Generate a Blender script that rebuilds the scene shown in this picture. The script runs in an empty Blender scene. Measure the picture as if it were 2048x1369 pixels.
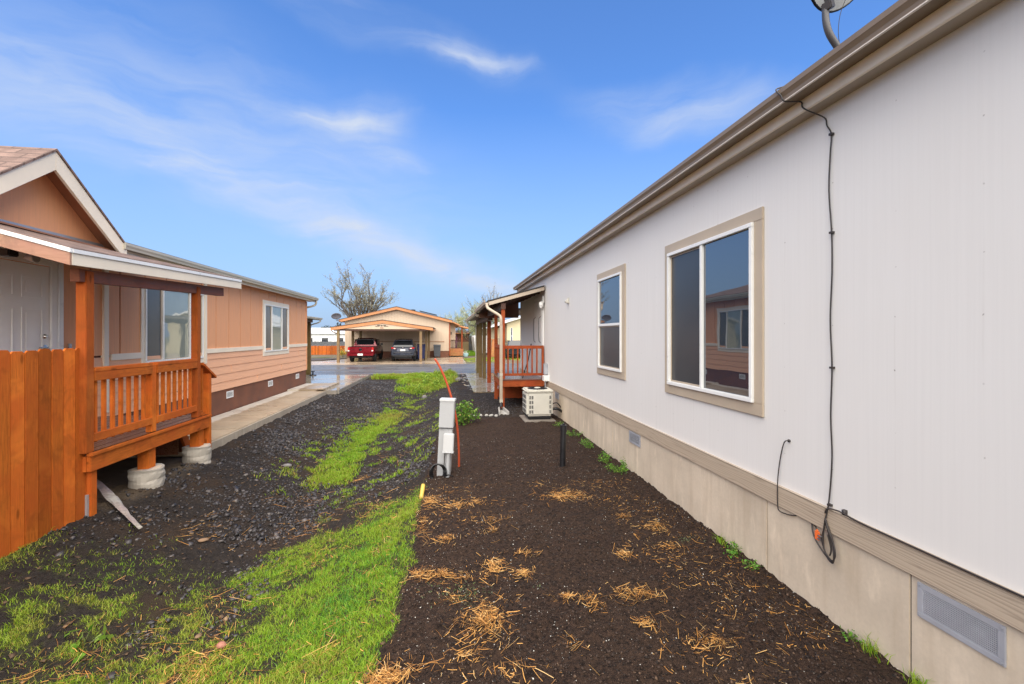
import bpy, bmesh, math, random
import numpy as np
from mathutils import Vector, Matrix, Euler
random.seed(7); RNG = np.random.default_rng(11)
SC = bpy.context.scene; COL = SC.collection
R = math.radians

# ---------------------------------------------------------------- mesh helpers
class MB:
    """collects simple shapes in world coordinates and links them as one mesh object"""
    def __init__(self): self.v = []; self.f = []
    def add(self, vs, fs):
        n = len(self.v); self.v += [tuple(p) for p in vs]; self.f += [tuple(i + n for i in q) for q in fs]; return self
    def box(self, x0, x1, y0, y1, z0, z1):
        return self.add([(x0,y0,z0),(x1,y0,z0),(x1,y1,z0),(x0,y1,z0),(x0,y0,z1),(x1,y0,z1),(x1,y1,z1),(x0,y1,z1)],
                        [(0,3,2,1),(4,5,6,7),(0,1,5,4),(1,2,6,5),(2,3,7,6),(3,0,4,7)])
    def obox(self, c, size, rot=(0,0,0)):
        M = Euler(rot).to_matrix(); h = Vector(size) / 2; vs = []
        for z in (-1,1):
            for x, y in ((-1,-1),(1,-1),(1,1),(-1,1)):
                vs.append(Vector(c) + M @ Vector((x*h.x, y*h.y, z*h.z)))
        return self.add(vs, [(0,3,2,1),(4,5,6,7),(0,1,5,4),(1,2,6,5),(2,3,7,6),(3,0,4,7)])
    def beam(self, a, b, w, h, up=(0,0,1)):
        """rectangular bar from a to b, w wide sideways and h high"""
        a = Vector(a); b = Vector(b); d = (b - a).normalized(); s = d.cross(Vector(up)).normalized(); u = s.cross(d).normalized()
        vs = [p + s*(i*w/2) + u*(j*h/2) for p in (a, b) for i, j in ((-1,-1),(1,-1),(1,1),(-1,1))]
        return self.add(vs, [(0,1,2,3),(7,6,5,4),(0,4,5,1),(1,5,6,2),(2,6,7,3),(3,7,4,0)])
    def prism(self, pts, axis, a, b):
        """2-D outline pushed along an axis; pts are (y,z) for x, (x,z) for y, (x,y) for z"""
        n = len(pts)
        def P(p, t): return {'x': (t, p[0], p[1]), 'y': (p[0], t, p[1]), 'z': (p[0], p[1], t)}[axis]
        vs = [P(p, a) for p in pts] + [P(p, b) for p in pts]
        fs = [tuple(range(n))[::-1], tuple(range(n, 2*n))] + [(i, (i+1) % n, n + (i+1) % n, n + i) for i in range(n)]
        return self.add(vs, fs)
    def tube(self, pts, r, n=8, cap=True):
        pts = [Vector(p) for p in pts]; k = len(pts); rs = r if isinstance(r, (list, tuple)) else [r]*k
        vs = []; ref = None
        for i, p in enumerate(pts):
            d = (pts[min(i+1, k-1)] - pts[max(i-1, 0)]).normalized()
            if ref is None:
                ref = Vector((0,0,1)) if abs(d.z) < .9 else Vector((1,0,0))
            s = d.cross(ref).normalized(); u = s.cross(d).normalized(); ref = u
            for j in range(n):
                a = 2*math.pi*j/n; vs.append(p + (s*math.cos(a) + u*math.sin(a))*rs[i])
        fs = [(i*n+j, i*n+(j+1) % n, (i+1)*n+(j+1) % n, (i+1)*n+j) for i in range(k-1) for j in range(n)]
        if cap: fs += [tuple(range(n))[::-1], tuple(range((k-1)*n, k*n))]
        return self.add(vs, fs)
    def lathe(self, prof, c, n=20, axis='z'):
        vs = []; k = len(prof)
        for r, t in prof:
            for j in range(n):
                a = 2*math.pi*j/n; p, q = r*math.cos(a), r*math.sin(a)
                o = {'z': (p, q, t), 'x': (t, p, q), 'y': (q, t, p)}[axis]
                vs.append((c[0]+o[0], c[1]+o[1], c[2]+o[2]))
        fs = [(i*n+j, i*n+(j+1) % n, (i+1)*n+(j+1) % n, (i+1)*n+j) for i in range(k-1) for j in range(n)]
        fs += [tuple(range(n))[::-1], tuple(range((k-1)*n, k*n))]
        return self.add(vs, fs)
    def blob(self, c, r, seed=0, sub=2, rough=.2, flat=1.0):
        rr = random.Random(seed); bm = bmesh.new(); bmesh.ops.create_icosphere(bm, subdivisions=sub, radius=1)
        ks = [(Vector((rr.gauss(0,1), rr.gauss(0,1), rr.gauss(0,1))).normalized(), rr.uniform(-rough, rough)) for _ in range(9)]
        bm.verts.ensure_lookup_table(); vs = []
        for v in bm.verts:
            g = 1 + sum(a*max(0, v.co.dot(d))**2 for d, a in ks)
            vs.append((c[0]+v.co.x*g*r[0], c[1]+v.co.y*g*r[1], c[2]+v.co.z*g*r[2]*flat))
        fs = [tuple(x.index for x in q.verts) for q in bm.faces]; bm.free()
        return self.add(vs, fs)
    def build(self, name, mat, parent=None, bevel=0, smooth=False, kind=None, fix=True):
        me = bpy.data.meshes.new(name)
        off = WL.get(parent.name, Vector((0,0,0))) if parent else Vector((0,0,0))
        me.from_pydata([(p[0]-off.x, p[1]-off.y, p[2]-off.z) for p in self.v], [], self.f)
        if fix or bevel:
            bm = bmesh.new(); bm.from_mesh(me)
            if fix: bmesh.ops.recalc_face_normals(bm, faces=bm.faces)
            if bevel:
                es = [e for e in bm.edges if len(e.link_faces) == 2 and e.calc_face_angle(0) > .5]
                bmesh.ops.bevel(bm, geom=es, offset=bevel, segments=2, affect='EDGES', clamp_overlap=True)
            bm.to_mesh(me); bm.free()
        if smooth:
            me.polygons.foreach_set('use_smooth', [True]*len(me.polygons))
            if smooth != 'all':
                try: me.set_sharp_from_angle(angle=R(40))
                except Exception: pass
        me.materials.append(mat)
        o = bpy.data.objects.new(name, me); COL.objects.link(o)
        if parent: o.parent = parent; WL[o.name] = off
        else: WL[o.name] = Vector((0,0,0))
        if kind: o['kind'] = kind
        return o
WL = {}
def raw_mesh(name, verts, faces_flat, sizes, mat, attrs=None, parent=None, smooth=False):
    """big meshes straight from numpy arrays"""
    faces_flat = np.asarray(faces_flat, dtype=np.int32).ravel(); me = bpy.data.meshes.new(name); nv = len(verts); nl = len(faces_flat); nf = len(sizes)
    off = np.array(WL.get(parent.name, (0,0,0)) if parent else (0,0,0))
    me.vertices.add(nv); me.vertices.foreach_set('co', (np.asarray(verts) - off).astype(np.float32).ravel())
    me.loops.add(nl); me.loops.foreach_set('vertex_index', np.asarray(faces_flat, dtype=np.int32).ravel())
    me.polygons.add(nf); st = np.concatenate([[0], np.cumsum(sizes)[:-1]]).astype(np.int32)
    me.polygons.foreach_set('loop_start', st)
    if smooth: me.polygons.foreach_set('use_smooth', np.ones(nf, dtype=bool))
    for k, a in (attrs or {}).items():
        at = me.attributes.new(k, 'FLOAT', 'POINT'); at.data.foreach_set('value', np.asarray(a, dtype=np.float32))
    me.update(calc_edges=True); me.validate()
    me.materials.append(mat)
    o = bpy.data.objects.new(name, me); COL.objects.link(o)
    if parent: o.parent = parent
    return o
def thing(name, label, cat, loc=(0,0,0), group=None):
    o = bpy.data.objects.new(name, None); COL.objects.link(o); o.location = loc; o.empty_display_size = .1
    WL[o.name] = Vector(loc); o['label'] = label; o['category'] = cat
    if group: o['group'] = group
    return o
def tag(o, label, cat, group=None):
    o['label'] = label; o['category'] = cat
    if group: o['group'] = group
    return o
def sub(name, parent):
    """an Empty part that gathers sub-parts"""
    o = bpy.data.objects.new(name, None); COL.objects.link(o); o.parent = parent; o.empty_display_size = .05
    WL[o.name] = WL[parent.name].copy(); return o
def copy_thing(o, parent=None):
    c = o.copy(); COL.objects.link(c)
    if parent: c.parent = parent
    for ch in list(o.children): copy_thing(ch, c)
    return c

# ---------------------------------------------------------------- material helpers
class NT:
    def __init__(self, tree): self.t = tree
    def n(self, kind, **kw):
        x = self.t.nodes.new(kind)
        for k, v in kw.items():
            if k.startswith('i_'):
                key = k[2:]; key = int(key) if key.isdigit() else key.replace('__', ' ')
                self.set(x.inputs[key], v)
            else: setattr(x, k, v)
        return x
    def set(self, sock, v):
        if hasattr(v, 'is_output') or isinstance(v, bpy.types.NodeSocket): self.t.links.new(v, sock)
        elif isinstance(v, (tuple, list)) and len(v) == 3 and sock.type == 'RGBA': sock.default_value = (*v, 1)
        else: sock.default_value = v
    def math(self, op, a, b=None, c=None, clamp=False):
        x = self.t.nodes.new('ShaderNodeMath'); x.operation = op; x.use_clamp = clamp
        self.set(x.inputs[0], a)
        if b is not None: self.set(x.inputs[1], b)
        if c is not None: self.set(x.inputs[2], c)
        return x.outputs[0]
    def vmath(self, op, a, b=None):
        x = self.t.nodes.new('ShaderNodeVectorMath'); x.operation = op; self.set(x.inputs[0], a)
        if b is not None: self.set(x.inputs[1], b)
        return x.outputs[1] if op in ('LENGTH', 'DOT_PRODUCT') else x.outputs[0]
    def mix(self, f, a, b, mode='MIX'):
        x = self.t.nodes.new('ShaderNodeMix'); x.data_type = 'RGBA'; x.blend_type = mode
        self.set(x.inputs[0], f); self.set(x.inputs[6], a); self.set(x.inputs[7], b); return x.outputs[2]
    def ramp(self, f, stops):
        x = self.t.nodes.new('ShaderNodeValToRGB'); e = x.color_ramp.elements
        while len(e) < len(stops): e.new(.5)
        for q, (p, c) in zip(e, stops):
            q.position = p; q.color = (c, c, c, 1) if isinstance(c, (int, float)) else (*c, 1)
        self.set(x.inputs[0], f); return x.outputs[0]
    def maprange(self, f, a, b, c=0., d=1., smooth=False):
        x = self.t.nodes.new('ShaderNodeMapRange'); x.interpolation_type = 'SMOOTHSTEP' if smooth else 'LINEAR'
        for i, v in enumerate((f, a, b, c, d)): self.set(x.inputs[i], v)
        return x.outputs[0]
    def noise(self, vec, scale, detail=4, rough=.55, dist=0):
        x = self.n('ShaderNodeTexNoise'); self.set(x.inputs['Vector'], vec)
        x.inputs['Scale'].default_value = scale; x.inputs['Detail'].default_value = detail
        x.inputs['Roughness'].default_value = rough; x.inputs['Distortion'].default_value = dist
        return x.outputs[0]
    def voronoi(self, vec, scale, feature='F1', out=0):
        x = self.n('ShaderNodeTexVoronoi', feature=feature); self.set(x.inputs['Vector'], vec); x.inputs['Scale'].default_value = scale
        return x.outputs[out]
    def coords(self, stretch=(1,1,1), world=False):
        src = self.n('ShaderNodeNewGeometry').outputs['Position'] if world else self.n('ShaderNodeTexCoord').outputs['Object']
        if tuple(stretch) == (1,1,1): return src
        m = self.n('ShaderNodeMapping'); self.set(m.inputs[0], src); m.inputs['Scale'].default_value = stretch; return m.outputs[0]
    def bump(self, h, strength=.2, dist=.01, normal=None):
        b = self.n('ShaderNodeBump'); b.inputs['Strength'].default_value = strength; b.inputs['Distance'].default_value = dist
        self.set(b.inputs['Height'], h)
        if normal is not None: self.set(b.inputs['Normal'], normal)
        return b.outputs[0]
def new_mat(name):
    m = bpy.data.materials.new(name); m.use_nodes = True; t = m.node_tree; t.nodes.clear()
    q = NT(t); p = q.n('ShaderNodeBsdfPrincipled'); o = q.n('ShaderNodeOutputMaterial'); t.links.new(p.outputs[0], o.inputs[0])
    return m, q, p
def sc(c, k): return tuple(min(1, x*k) for x in c)
def pmat(name, col, rough=.6, var=.12, vscale=3, bump=.15, bscale=60, stretch=(1,1,1), metal=0, island=0, spec=.5, bdist=.004, col2=None, rvar=.1):
    m, q, p = new_mat(name); v = q.coords(stretch)
    a = q.noise(v, vscale, 5, .6); f = q.maprange(a, .3, .7)
    c = q.mix(f, col2 or sc(col, 1-var), sc(col, 1+var))
    if island:
        g = q.n('ShaderNodeNewGeometry').outputs['Random Per Island']
        k = q.maprange(g, 0, 1, 1-island, 1+island); cc = q.n('ShaderNodeCombineColor')
        for i in range(3): q.set(cc.inputs[i], k)
        c = q.mix(1., c, cc.outputs[0], 'MULTIPLY')
    q.set(p.inputs['Base Color'], c)
    q.set(p.inputs['Roughness'], q.maprange(a, .3, .7, max(0, rough-rvar), min(1, rough+rvar)))
    p.inputs['Metallic'].default_value = metal; p.inputs['Specular IOR Level'].default_value = spec
    if bump: q.set(p.inputs['Normal'], q.bump(q.noise(v, bscale, 4, .6), bump, bdist))
    return m
def wood(name, col, axis='z', island=.12, rough=.55, dark=.55, knots=True, spec=.4):
    """stained timber: grain along an axis, knots, each board its own tone"""
    m, q, p = new_mat(name)
    st = {'x': (1, 14, 14), 'y': (14, 1, 14), 'z': (14, 14, 1)}[axis]
    g = q.n('ShaderNodeNewGeometry').outputs['Random Per Island']
    src = q.n('ShaderNodeTexCoord').outputs['Object']
    off = q.n('ShaderNodeCombineXYZ'); [q.set(off.inputs[i], q.math('MULTIPLY', g, 7.3 + i)) for i in range(3)]
    src = q.vmath('ADD', src, off.outputs[0])
    mp = q.n('ShaderNodeMapping'); q.set(mp.inputs[0], src); mp.inputs['Scale'].default_value = st
    fine = q.noise(mp.outputs[0], 5, 6, .65, .6); broad = q.noise(src, 2.2, 3, .5)
    c = q.mix(q.maprange(fine, .3, .72), sc(col, dark), sc(col, 1.12))
    c = q.mix(q.maprange(broad, .38, .62, 0, .75), c, (col[0]*.84, col[1]*.66, col[2]*.8)); c = q.mix(q.maprange(q.noise(src, 5.5, 3, .6, .8), .52, .68, 0, .55), c, (col[0]*.52, col[1]*.5, col[2]*.6)); c = q.mix(q.maprange(q.noise(src, 3.1, 3, .6, .5), .58, .72, 0, .5), c, (col[0]*1.2, col[1]*1.3, col[2]*1.35))
    if knots:
        sk = {'x': (1, 3, 3), 'y': (3, 1, 3), 'z': (3, 3, 1)}[axis]
        mk = q.n('ShaderNodeMapping'); q.set(mk.inputs[0], src); mk.inputs['Scale'].default_value = sk
        vo = q.voronoi(mk.outputs[0], 1.9); c = q.mix(q.maprange(vo, .05, .11, .75, 0), c, sc(col, .3))
    k = q.maprange(g, 0, 1, 1-island, 1+island); cc = q.n('ShaderNodeCombineColor'); [q.set(cc.inputs[i], k) for i in range(3)]
    c = q.mix(1., c, cc.outputs[0], 'MULTIPLY')
    q.set(p.inputs['Base Color'], c); q.set(p.inputs['Roughness'], q.maprange(fine, .3, .7, rough-.12, rough+.12))
    p.inputs['Specular IOR Level'].default_value = spec
    q.set(p.inputs['Normal'], q.bump(fine, .25, .003)); return m

M = {}
M['wall_white'] = None
def siding(name, col):
    """painted panel siding: faint vertical streaks, run-off dirt, columns of nail heads"""
    m, q, p = new_mat(name); v = q.coords()
    s1 = q.noise(q.coords((1, 22, .3)), 2.2, 4, .6); s2 = q.noise(v, .8, 3); s3 = q.noise(q.coords((60, 70, 3)), 3, 3); s4 = q.noise(q.coords((1, 3, 1.2)), 1.1, 3)
    c = q.mix(q.maprange(s1, .42, .75, 0, .22), col, sc(col, .82))
    c = q.mix(q.maprange(s2, .35, .7, 0, .35), c, (col[0]*.94, col[1]*.92, col[2]*.89))
    y = q.n('ShaderNodeSeparateXYZ'); q.set(y.inputs[0], v)
    def cell(t, w): return q.math('MULTIPLY', q.math('SUBTRACT', q.math('FRACT', q.math('DIVIDE', t, w)), .5), w)
    jy = q.math('ADD', y.outputs[1], q.math('MULTIPLY', s4, .03)); dy = cell(jy, .4064); dz = cell(q.math('ADD', y.outputs[2], q.math('MULTIPLY', s4, .22)), .305)
    rr = q.math('SQRT', q.math('ADD', q.math('MULTIPLY', dy, dy), q.math('MULTIPLY', dz, dz))); gate = q.maprange(q.noise(v, 1.9, 2), .42, .6)
    nail = q.math('MULTIPLY', q.maprange(rr, .0028, .0055, 1, 0), gate); c = q.mix(q.math('MULTIPLY', nail, .75), c, (.20, .17, .15))
    run = q.math('MULTIPLY', q.math('MULTIPLY', q.maprange(q.math('ABSOLUTE', dy), .001, .007, 1, 0), gate), q.maprange(s1, .4, .7, 0, .22)); c = q.mix(run, c, (.42, .37, .32))
    q.set(p.inputs['Base Color'], c); q.set(p.inputs['Roughness'], q.maprange(s1, .3, .7, .5, .68))
    q.set(p.inputs['Normal'], q.bump(q.math('SUBTRACT', q.math('MULTIPLY', s3, .4), nail), .10, .004)); p.inputs['Specular IOR Level'].default_value = .35; return m
M['wall_white'] = siding('white painted siding', (.74, .72, .695))
M['wall_tan'] = pmat('tan painted panel', (.76, .36, .18), .62, .07, 1.5, .25, 30, (20, 20, 1.2))
M['lap_tan_lit'] = pmat('tan lap board in lit tone', (.80, .435, .26), .6, .06, 1.5, .3, 30, (6, 1.2, 20))  # same paint as the panels, lightened for light on the upturned laps
M['fascia_cream'] = pmat('cream fascia paint', (.88, .78, .65), .5, .06, 2, .12, 60)
M['trim_cream'] = pmat('cream painted trim', (.82, .72, .58), .55, .06, 2, .15, 60)
M['trim_beige'] = pmat('beige painted board', (.47, .385, .29), .55, .07, 2, .2, 60)
def grainboard():
    m, q, p = new_mat('beige embossed board'); v = q.coords((1, .30, 6))
    w = q.noise(v, 2.4, 2, .45, .5); w2 = q.math('ABSOLUTE', q.math('SUBTRACT', q.math('FRACT', q.math('ADD', q.math('MULTIPLY', w, 7.), q.math('MULTIPLY', q.n('ShaderNodeSeparateXYZ', i_0=v).outputs[2], 9.))), .5)); s = q.noise(q.coords(), 1.3, 4)
    c = q.mix(q.maprange(w2, .0, .25, .62, 0), (.47, .38, .285), (.25, .19, .14)); c = q.mix(q.maprange(s, .4, .7, 0, .35), c, (.43, .35, .26))
    q.set(p.inputs['Base Color'], c); p.inputs['Roughness'].default_value = .55
    q.set(p.inputs['Normal'], q.bump(w2, .35, .003)); return m
M['band'] = grainboard()
def concrete(name, col, stain=(.30, .22, .14), wet=0., streak=True, rough=.8, cut=(.42, .62)):
    m, q, p = new_mat(name); v = q.coords()
    a = q.noise(v, 1.6, 6, .6); b = q.noise(v, 40, 5, .7); s = q.noise(q.coords((5, 5, .5)) if streak else q.coords((1.2, .7, 1)), 1.5, 5, .6)
    c = q.mix(q.maprange(a, .35, .68), sc(col, .84), sc(col, 1.1)); c = q.mix(q.maprange(s, .5, .72, 0, .38), c, stain)
    c = q.mix(q.maprange(b, .35, .7, 0, .22), c, sc(col, .6))
    if streak: c = q.mix(q.maprange(q.noise(q.coords((2.4, 2.4, .8)), 2.7, 5), .6, .72, 0, .5), c, sc(col, 1.35))
    q.set(p.inputs['Base Color'], c)
    if wet: q.set(p.inputs['Roughness'], q.maprange(q.noise(v, .55, 4, .6), cut[0], cut[1], rough, wet))
    else: p.inputs['Roughness'].default_value = rough
    q.set(p.inputs['Normal'], q.bump(b, .12 if wet else .3, .003)); return m
M['skirt_conc'] = concrete('tan concrete skirting', (.62, .52, .40), (.36, .265, .17))
M['skirt_brown'] = pmat('brown skirting', (.165, .062, .032), .7, .25, 2.5, .25, 50, (1, 1, 1))
M['path'] = concrete('damp concrete path', (.40, .32, .225), (.30, .205, .115), .22, False, .65)
def dry_strip():
    m = M['path']; q = NT(m.node_tree); p = [x for x in m.node_tree.nodes if x.type == 'BSDF_PRINCIPLED'][0]; v = q.coords(); s = q.n('ShaderNodeSeparateXYZ'); q.set(s.inputs[0], v)
    x = q.math('ADD', s.outputs[0], q.math('MULTIPLY', q.noise(q.coords((.6, 1.4, 1)), 2.0, 4), .28)); c = p.inputs['Base Color'].links[0].from_socket
    q.set(p.inputs['Base Color'], q.mix(q.maprange(x, -4.70, -4.76, 0, .9), c, (.62, .57, .49)))
dry_strip()
M['slab'] = concrete('wet concrete slab', (.34, .305, .265), (.22, .17, .12), .05, False, .3, (.38, .55))
M['pier'] = concrete('pale wrapped concrete', (.43, .39, .335), (.36, .30, .24), 0, False)
M['pad'] = concrete('grey brown pad', (.22, .19, .16), (.12, .09, .07), 0, False)
M['precast'] = concrete('precast concrete', (.42, .40, .37), (.25, .22, .19), 0, False)
M['gutter_brown'] = pmat('taupe gutter', (.21, .155, .105), .38, .1, 3, .06, 30)
M['gutter_lip'] = pmat('pale gutter lip', (.70, .62, .54), .4, .05, 3, .05)
M['gutter_cream'] = pmat('cream gutter', (.46, .43, .36), .4, .08, 3, .05)
M['gutter_tan'] = pmat('tan gutter', (.42, .345, .265), .38, .06, 3, .05)
M['white_vinyl'] = pmat('white vinyl', (.80, .80, .78), .35, .03, 4, .04)
M['white_paint'] = pmat('white gloss paint', (.82, .80, .77), .4, .03, 3, .05)
M['drip'] = pmat('white drip edge', (.78, .78, .78), .35, .05, 4, .05)
M['galv'] = pmat('galvanised metal', (.42, .43, .46), .45, .1, 6, .08, 90, metal=.5)
M['vent_grey'] = pmat('grey vent metal', (.40, .41, .45), .45, .1, 6, .08, 90, metal=.2)
M['dark_void'] = pmat('dark recess', (.025, .025, .03), .8, .1, 3, 0)
M['grey_paint'] = pmat('pale grey paint', (.37, .375, .385), .42, .05, 3, .06, 40)
M['grey_light'] = pmat('light grey paint', (.52, .525, .535), .4, .04, 3, .05, 40)
M['black_plastic'] = pmat('black plastic', (.012, .012, .014), .35, .2, 6, .1, 40)
M['black_cable'] = pmat('dark brown cable', (.035, .028, .026), .5, .2, 6, 0)
M['orange_plastic'] = pmat('orange tag', (.85, .17, .04), .45, .1, 9, .1)
M['conduit'] = pmat('red orange conduit', (.46, .072, .025), .38, .12, 4, .06)
M['yellow'] = pmat('yellow pipe', (.56, .38, .07), .5, .14, 9, .1)
M['ac_body'] = pmat('cream metal', (.60, .58, .51), .45, .05, 4, .06)
M['cedar_z'] = wood('orange stained cedar upright', (.53, .138, .020), 'z', .30, .7, .55, True, .12)
M['cedar_post'] = wood('orange stained cedar post', (.38, .100, .018), 'z', .15, .7, .5, True, .12)
M['cedar_y'] = wood('orange stained cedar lengthwise', (.50, .130, .020), 'y', .14, .68, .62, True, .15)
M['cedar_x'] = wood('orange stained cedar crosswise', (.50, .130, .020), 'x', .14, .68, .62, True, .15)
M['deck_dark'] = wood('wet brown decking', (.20, .075, .035), 'y', .12, rough=.3, spec=.5)
M['red_z'] = wood('red brown stained post', (.36, .078, .020), 'z', .12, .6, .6, True, .2)
M['red_x'] = wood('red brown stained rail', (.37, .080, .020), 'x', .1, .6, .6, True, .2)
M['red_y'] = wood('red brown stained beam', (.37, .080, .020), 'y', .1, .6, .6, True, .2)
M['olive_z'] = wood('treated post', (.18, .125, .04), 'z', .12, .55)
M['brown_y'] = wood('dark brown beam', (.085, .038, .020), 'y', .1)
M['soffit'] = wood('brown soffit boards', (.17, .078, .042), 'y', .1)
M['soffit_tan'] = pmat('tan soffit', (.34, .15, .08), .65, .1, 3, .1)
M['wet_fascia'] = wood('stained fascia board', (.40, .235, .15), 'x', .1, .4, .8, False)
M['driftwood'] = wood('weathered grey timber', (.37, .34, .30), 'x', .15, .8, .38)
M['groove'] = pmat('dark groove paint', (.12, .05, .028), .8, .1)
M['screen_pale'] = None
M['steel_knob'] = pmat('satin nickel', (.55, .52, .47), .25, .05, 3, 0, metal=1)
M['dish'] = pmat('grey dish paint', (.075, .072, .078), .4, .06, 4, .05)
M['dish_pale'] = pmat('pale dish face', (.72, .74, .75), .4, .04, 4, .05)
def shingles(name, cols, scale=(6.5, 6.5), axis='xy'):
    m, q, p = new_mat(name); v = q.coords()
    b = q.n('ShaderNodeTexBrick'); mp = q.n('ShaderNodeMapping'); q.set(mp.inputs[0], v)
    if axis == 'y': mp.inputs['Rotation'].default_value = (0, 0, R(90))
    q.set(b.inputs[0], mp.outputs[0]); b.inputs['Scale'].default_value = 1.0
    b.inputs['Brick Width'].default_value = .3; b.inputs['Row Height'].default_value = .13; b.inputs['Mortar Size'].default_value = .013; b.inputs['Bias'].default_value = .1
    for i, c in enumerate(cols): q.set(b.inputs[i+1], c)
    n = q.noise(v, 120, 3, .7); c = q.mix(q.maprange(n, .35, .7, 0, .55), b.outputs[0], sc(cols[0], 1.5)); c = q.mix(q.maprange(q.noise(v, 7, 3), .4, .6, 0, .5), c, sc(cols[1], .7))
    q.set(p.inputs['Base Color'], c); p.inputs['Roughness'].default_value = .75; p.inputs['Specular IOR Level'].default_value = .3
    q.set(p.inputs['Normal'], q.bump(q.math('SUBTRACT', n, b.outputs[1]), .5, .006)); return m
M['shingle'] = shingles('brown shingles', [(.25, .165, .135), (.155, .10, .082), (.045, .03, .026)], axis='x')
M['shingle_y'] = shingles('brown shingles in rows', [(.23, .155, .125), (.105, .07, .058), (.035, .024, .02)], axis='y')
M['shingle_dark'] = shingles('charcoal shingles', [(.045, .042, .042), (.03, .028, .028), (.012, .012, .012)], axis='y')
def glass(name, tint, ior=2.1, rough=.015, wob=.02):
    m, q, p = new_mat(name); v = q.coords()
    q.set(p.inputs['Base Color'], q.mix(q.noise(v, 2, 2), tint, sc(tint, 1.5)))
    p.inputs['Roughness'].default_value = rough; p.inputs['IOR'].default_value = ior
    if wob: q.set(p.inputs['Normal'], q.bump(q.noise(v, 1.4, 2), wob, .05))
    return m
M['glass'] = glass('window glass', (.008, .015, .028), 2.7)
M['screen_grey'] = glass('pale insect screen', (.075, .078, .08), 1.6, .25, 0)
M['screen'] = glass('insect screen over glass', (.028, .031, .036), 1.55, .28, 0)
M['glass_green'] = glass('window glass tinted for curtains and reflection', (.20, .235, .215), 2.3, .02, .05)  # pale green base colour stands in for curtains and a greenish reflection
M['car_glass'] = glass('dark car glass', (.012, .014, .017), 1.7, .04, 0)
# ---------------------------------------------------------------- terrain
_lat = {}
def vnoise(x, y, s, seed=0):
    """smooth value noise, 0..1"""
    if seed not in _lat: _lat[seed] = np.random.default_rng(seed + 100).random((256, 256))
    L = _lat[seed]; X = np.asarray(x) * s + 1000; Y = np.asarray(y) * s + 1000
    i = np.floor(X).astype(int); j = np.floor(Y).astype(int); u = X - i; v = Y - j; u = u*u*(3-2*u); v = v*v*(3-2*v)
    a = L[i % 256, j % 256]; b = L[(i+1) % 256, j % 256]; c = L[i % 256, (j+1) % 256]; d = L[(i+1) % 256, (j+1) % 256]
    return (a*(1-u) + b*u)*(1-v) + (c*(1-u) + d*u)*v
def fb(x, y, s, seed=0): return .55*vnoise(x, y, s, seed) + .3*vnoise(x, y, s*2.3, seed+1) + .15*vnoise(x, y, s*5.1, seed+2)
def ss(a, b, t):
    t = np.clip((np.asarray(t, float) - a)/(b - a), 0, 1); return t*t*(3-2*t)
def edge_x(y): return np.interp(y, [0, 2.4, 2.9, 3.5, 5.2, 6.5, 9, 11, 14, 18, 21], [-.55, -.42, -.34, -.30, -.31, -.30, -.12, .1, .3, .2, .1]) + .05*(vnoise(y, 0, 2.2, 5) - .5)
def chan_x(y): return np.interp(y, [0, 3.5, 5, 7, 8, 10.3, 12, 14.7, 17.8, 20, 22], [-2.0, -2.05, -2.02, -1.88, -1.88, -2.02, -1.84, -1.54, -1.25, -1.0, -.9])
def chan_d(y): return np.interp(y, [0, 3, 7, 12, 17, 20, 21.5], [.40, .46, .55, .57, .50, .26, .05])
def left_x(y): return np.interp(y, [0, 7.2, 7.7, 15.3, 15.7, 22], [-3.72, -3.74, -4.04, -4.04, -3.7, -3.62])
def H0(x, y):
    x = np.asarray(x, float); y = np.asarray(y, float)
    e = edge_x(y); c = chan_x(y); l = left_x(y); D = chan_d(y); zl = -.06 - .08*ss(7.4, 7.9, y)
    tr = np.clip((x - c)/(e - c), 0, 1); right = -D*(1 - (.45*tr + .55*tr*tr*tr))
    tl = np.clip((x - c)/(l - c), 0, 1); left = -D + (D + zl)*(.5*tl + .5*tl*tl*(3-2*tl))
    z = np.where(x >= c, right, left)
    z = np.where(x < l, zl, z)
    out = np.maximum(ss(21.2, 21.75, y), np.maximum(ss(2.5, 2.8, x), ss(.6, -1.5, y)))
    z = np.where(out > 0, z*(1-out) - .065*out, z)
    # the ground under the slabs lies lower than they do
    pad = ((x > .8) & (y > 14.45) & (y < 22)); z = np.where(pad, -.075, z)
    bx = (x < l - .06) & (y > 7.9) & (y < 22); z = np.where(bx, -.12, z)
    bed = ss(e - .02, e + .1, x)*ss(2.6, 2.3, x)*ss(10.2, 9.4, y)*ss(.2, .8, y)
    return z + bed*(.028*(fb(x, y, 1.6, 20) - .5) + .014)
def H(x, y):
    near = ss(24, 18, y)
    return H0(x, y) + near*(.040*(fb(x, y, 2.6, 30) - .5)*ss(.15, -.5, np.asarray(x) - edge_x(y)) + .022*(vnoise(x, y, 9, 40) - .5) + .012*(vnoise(x, y, 23, 41) - .5) + (.010 + .012*fb(x, y, 1.2, 45))*(vnoise(x, y, 15, 42)*vnoise(x, y, 33, 43)*2.2 - .5))
def soil_mask(x, y): return ss(-.03, .05, x - edge_x(y) + .10*(fb(x, y, 3, 50) - .5))*ss(10.0, 9.6, y + .3*(fb(x, y, 1.5, 51) - .5))
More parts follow.
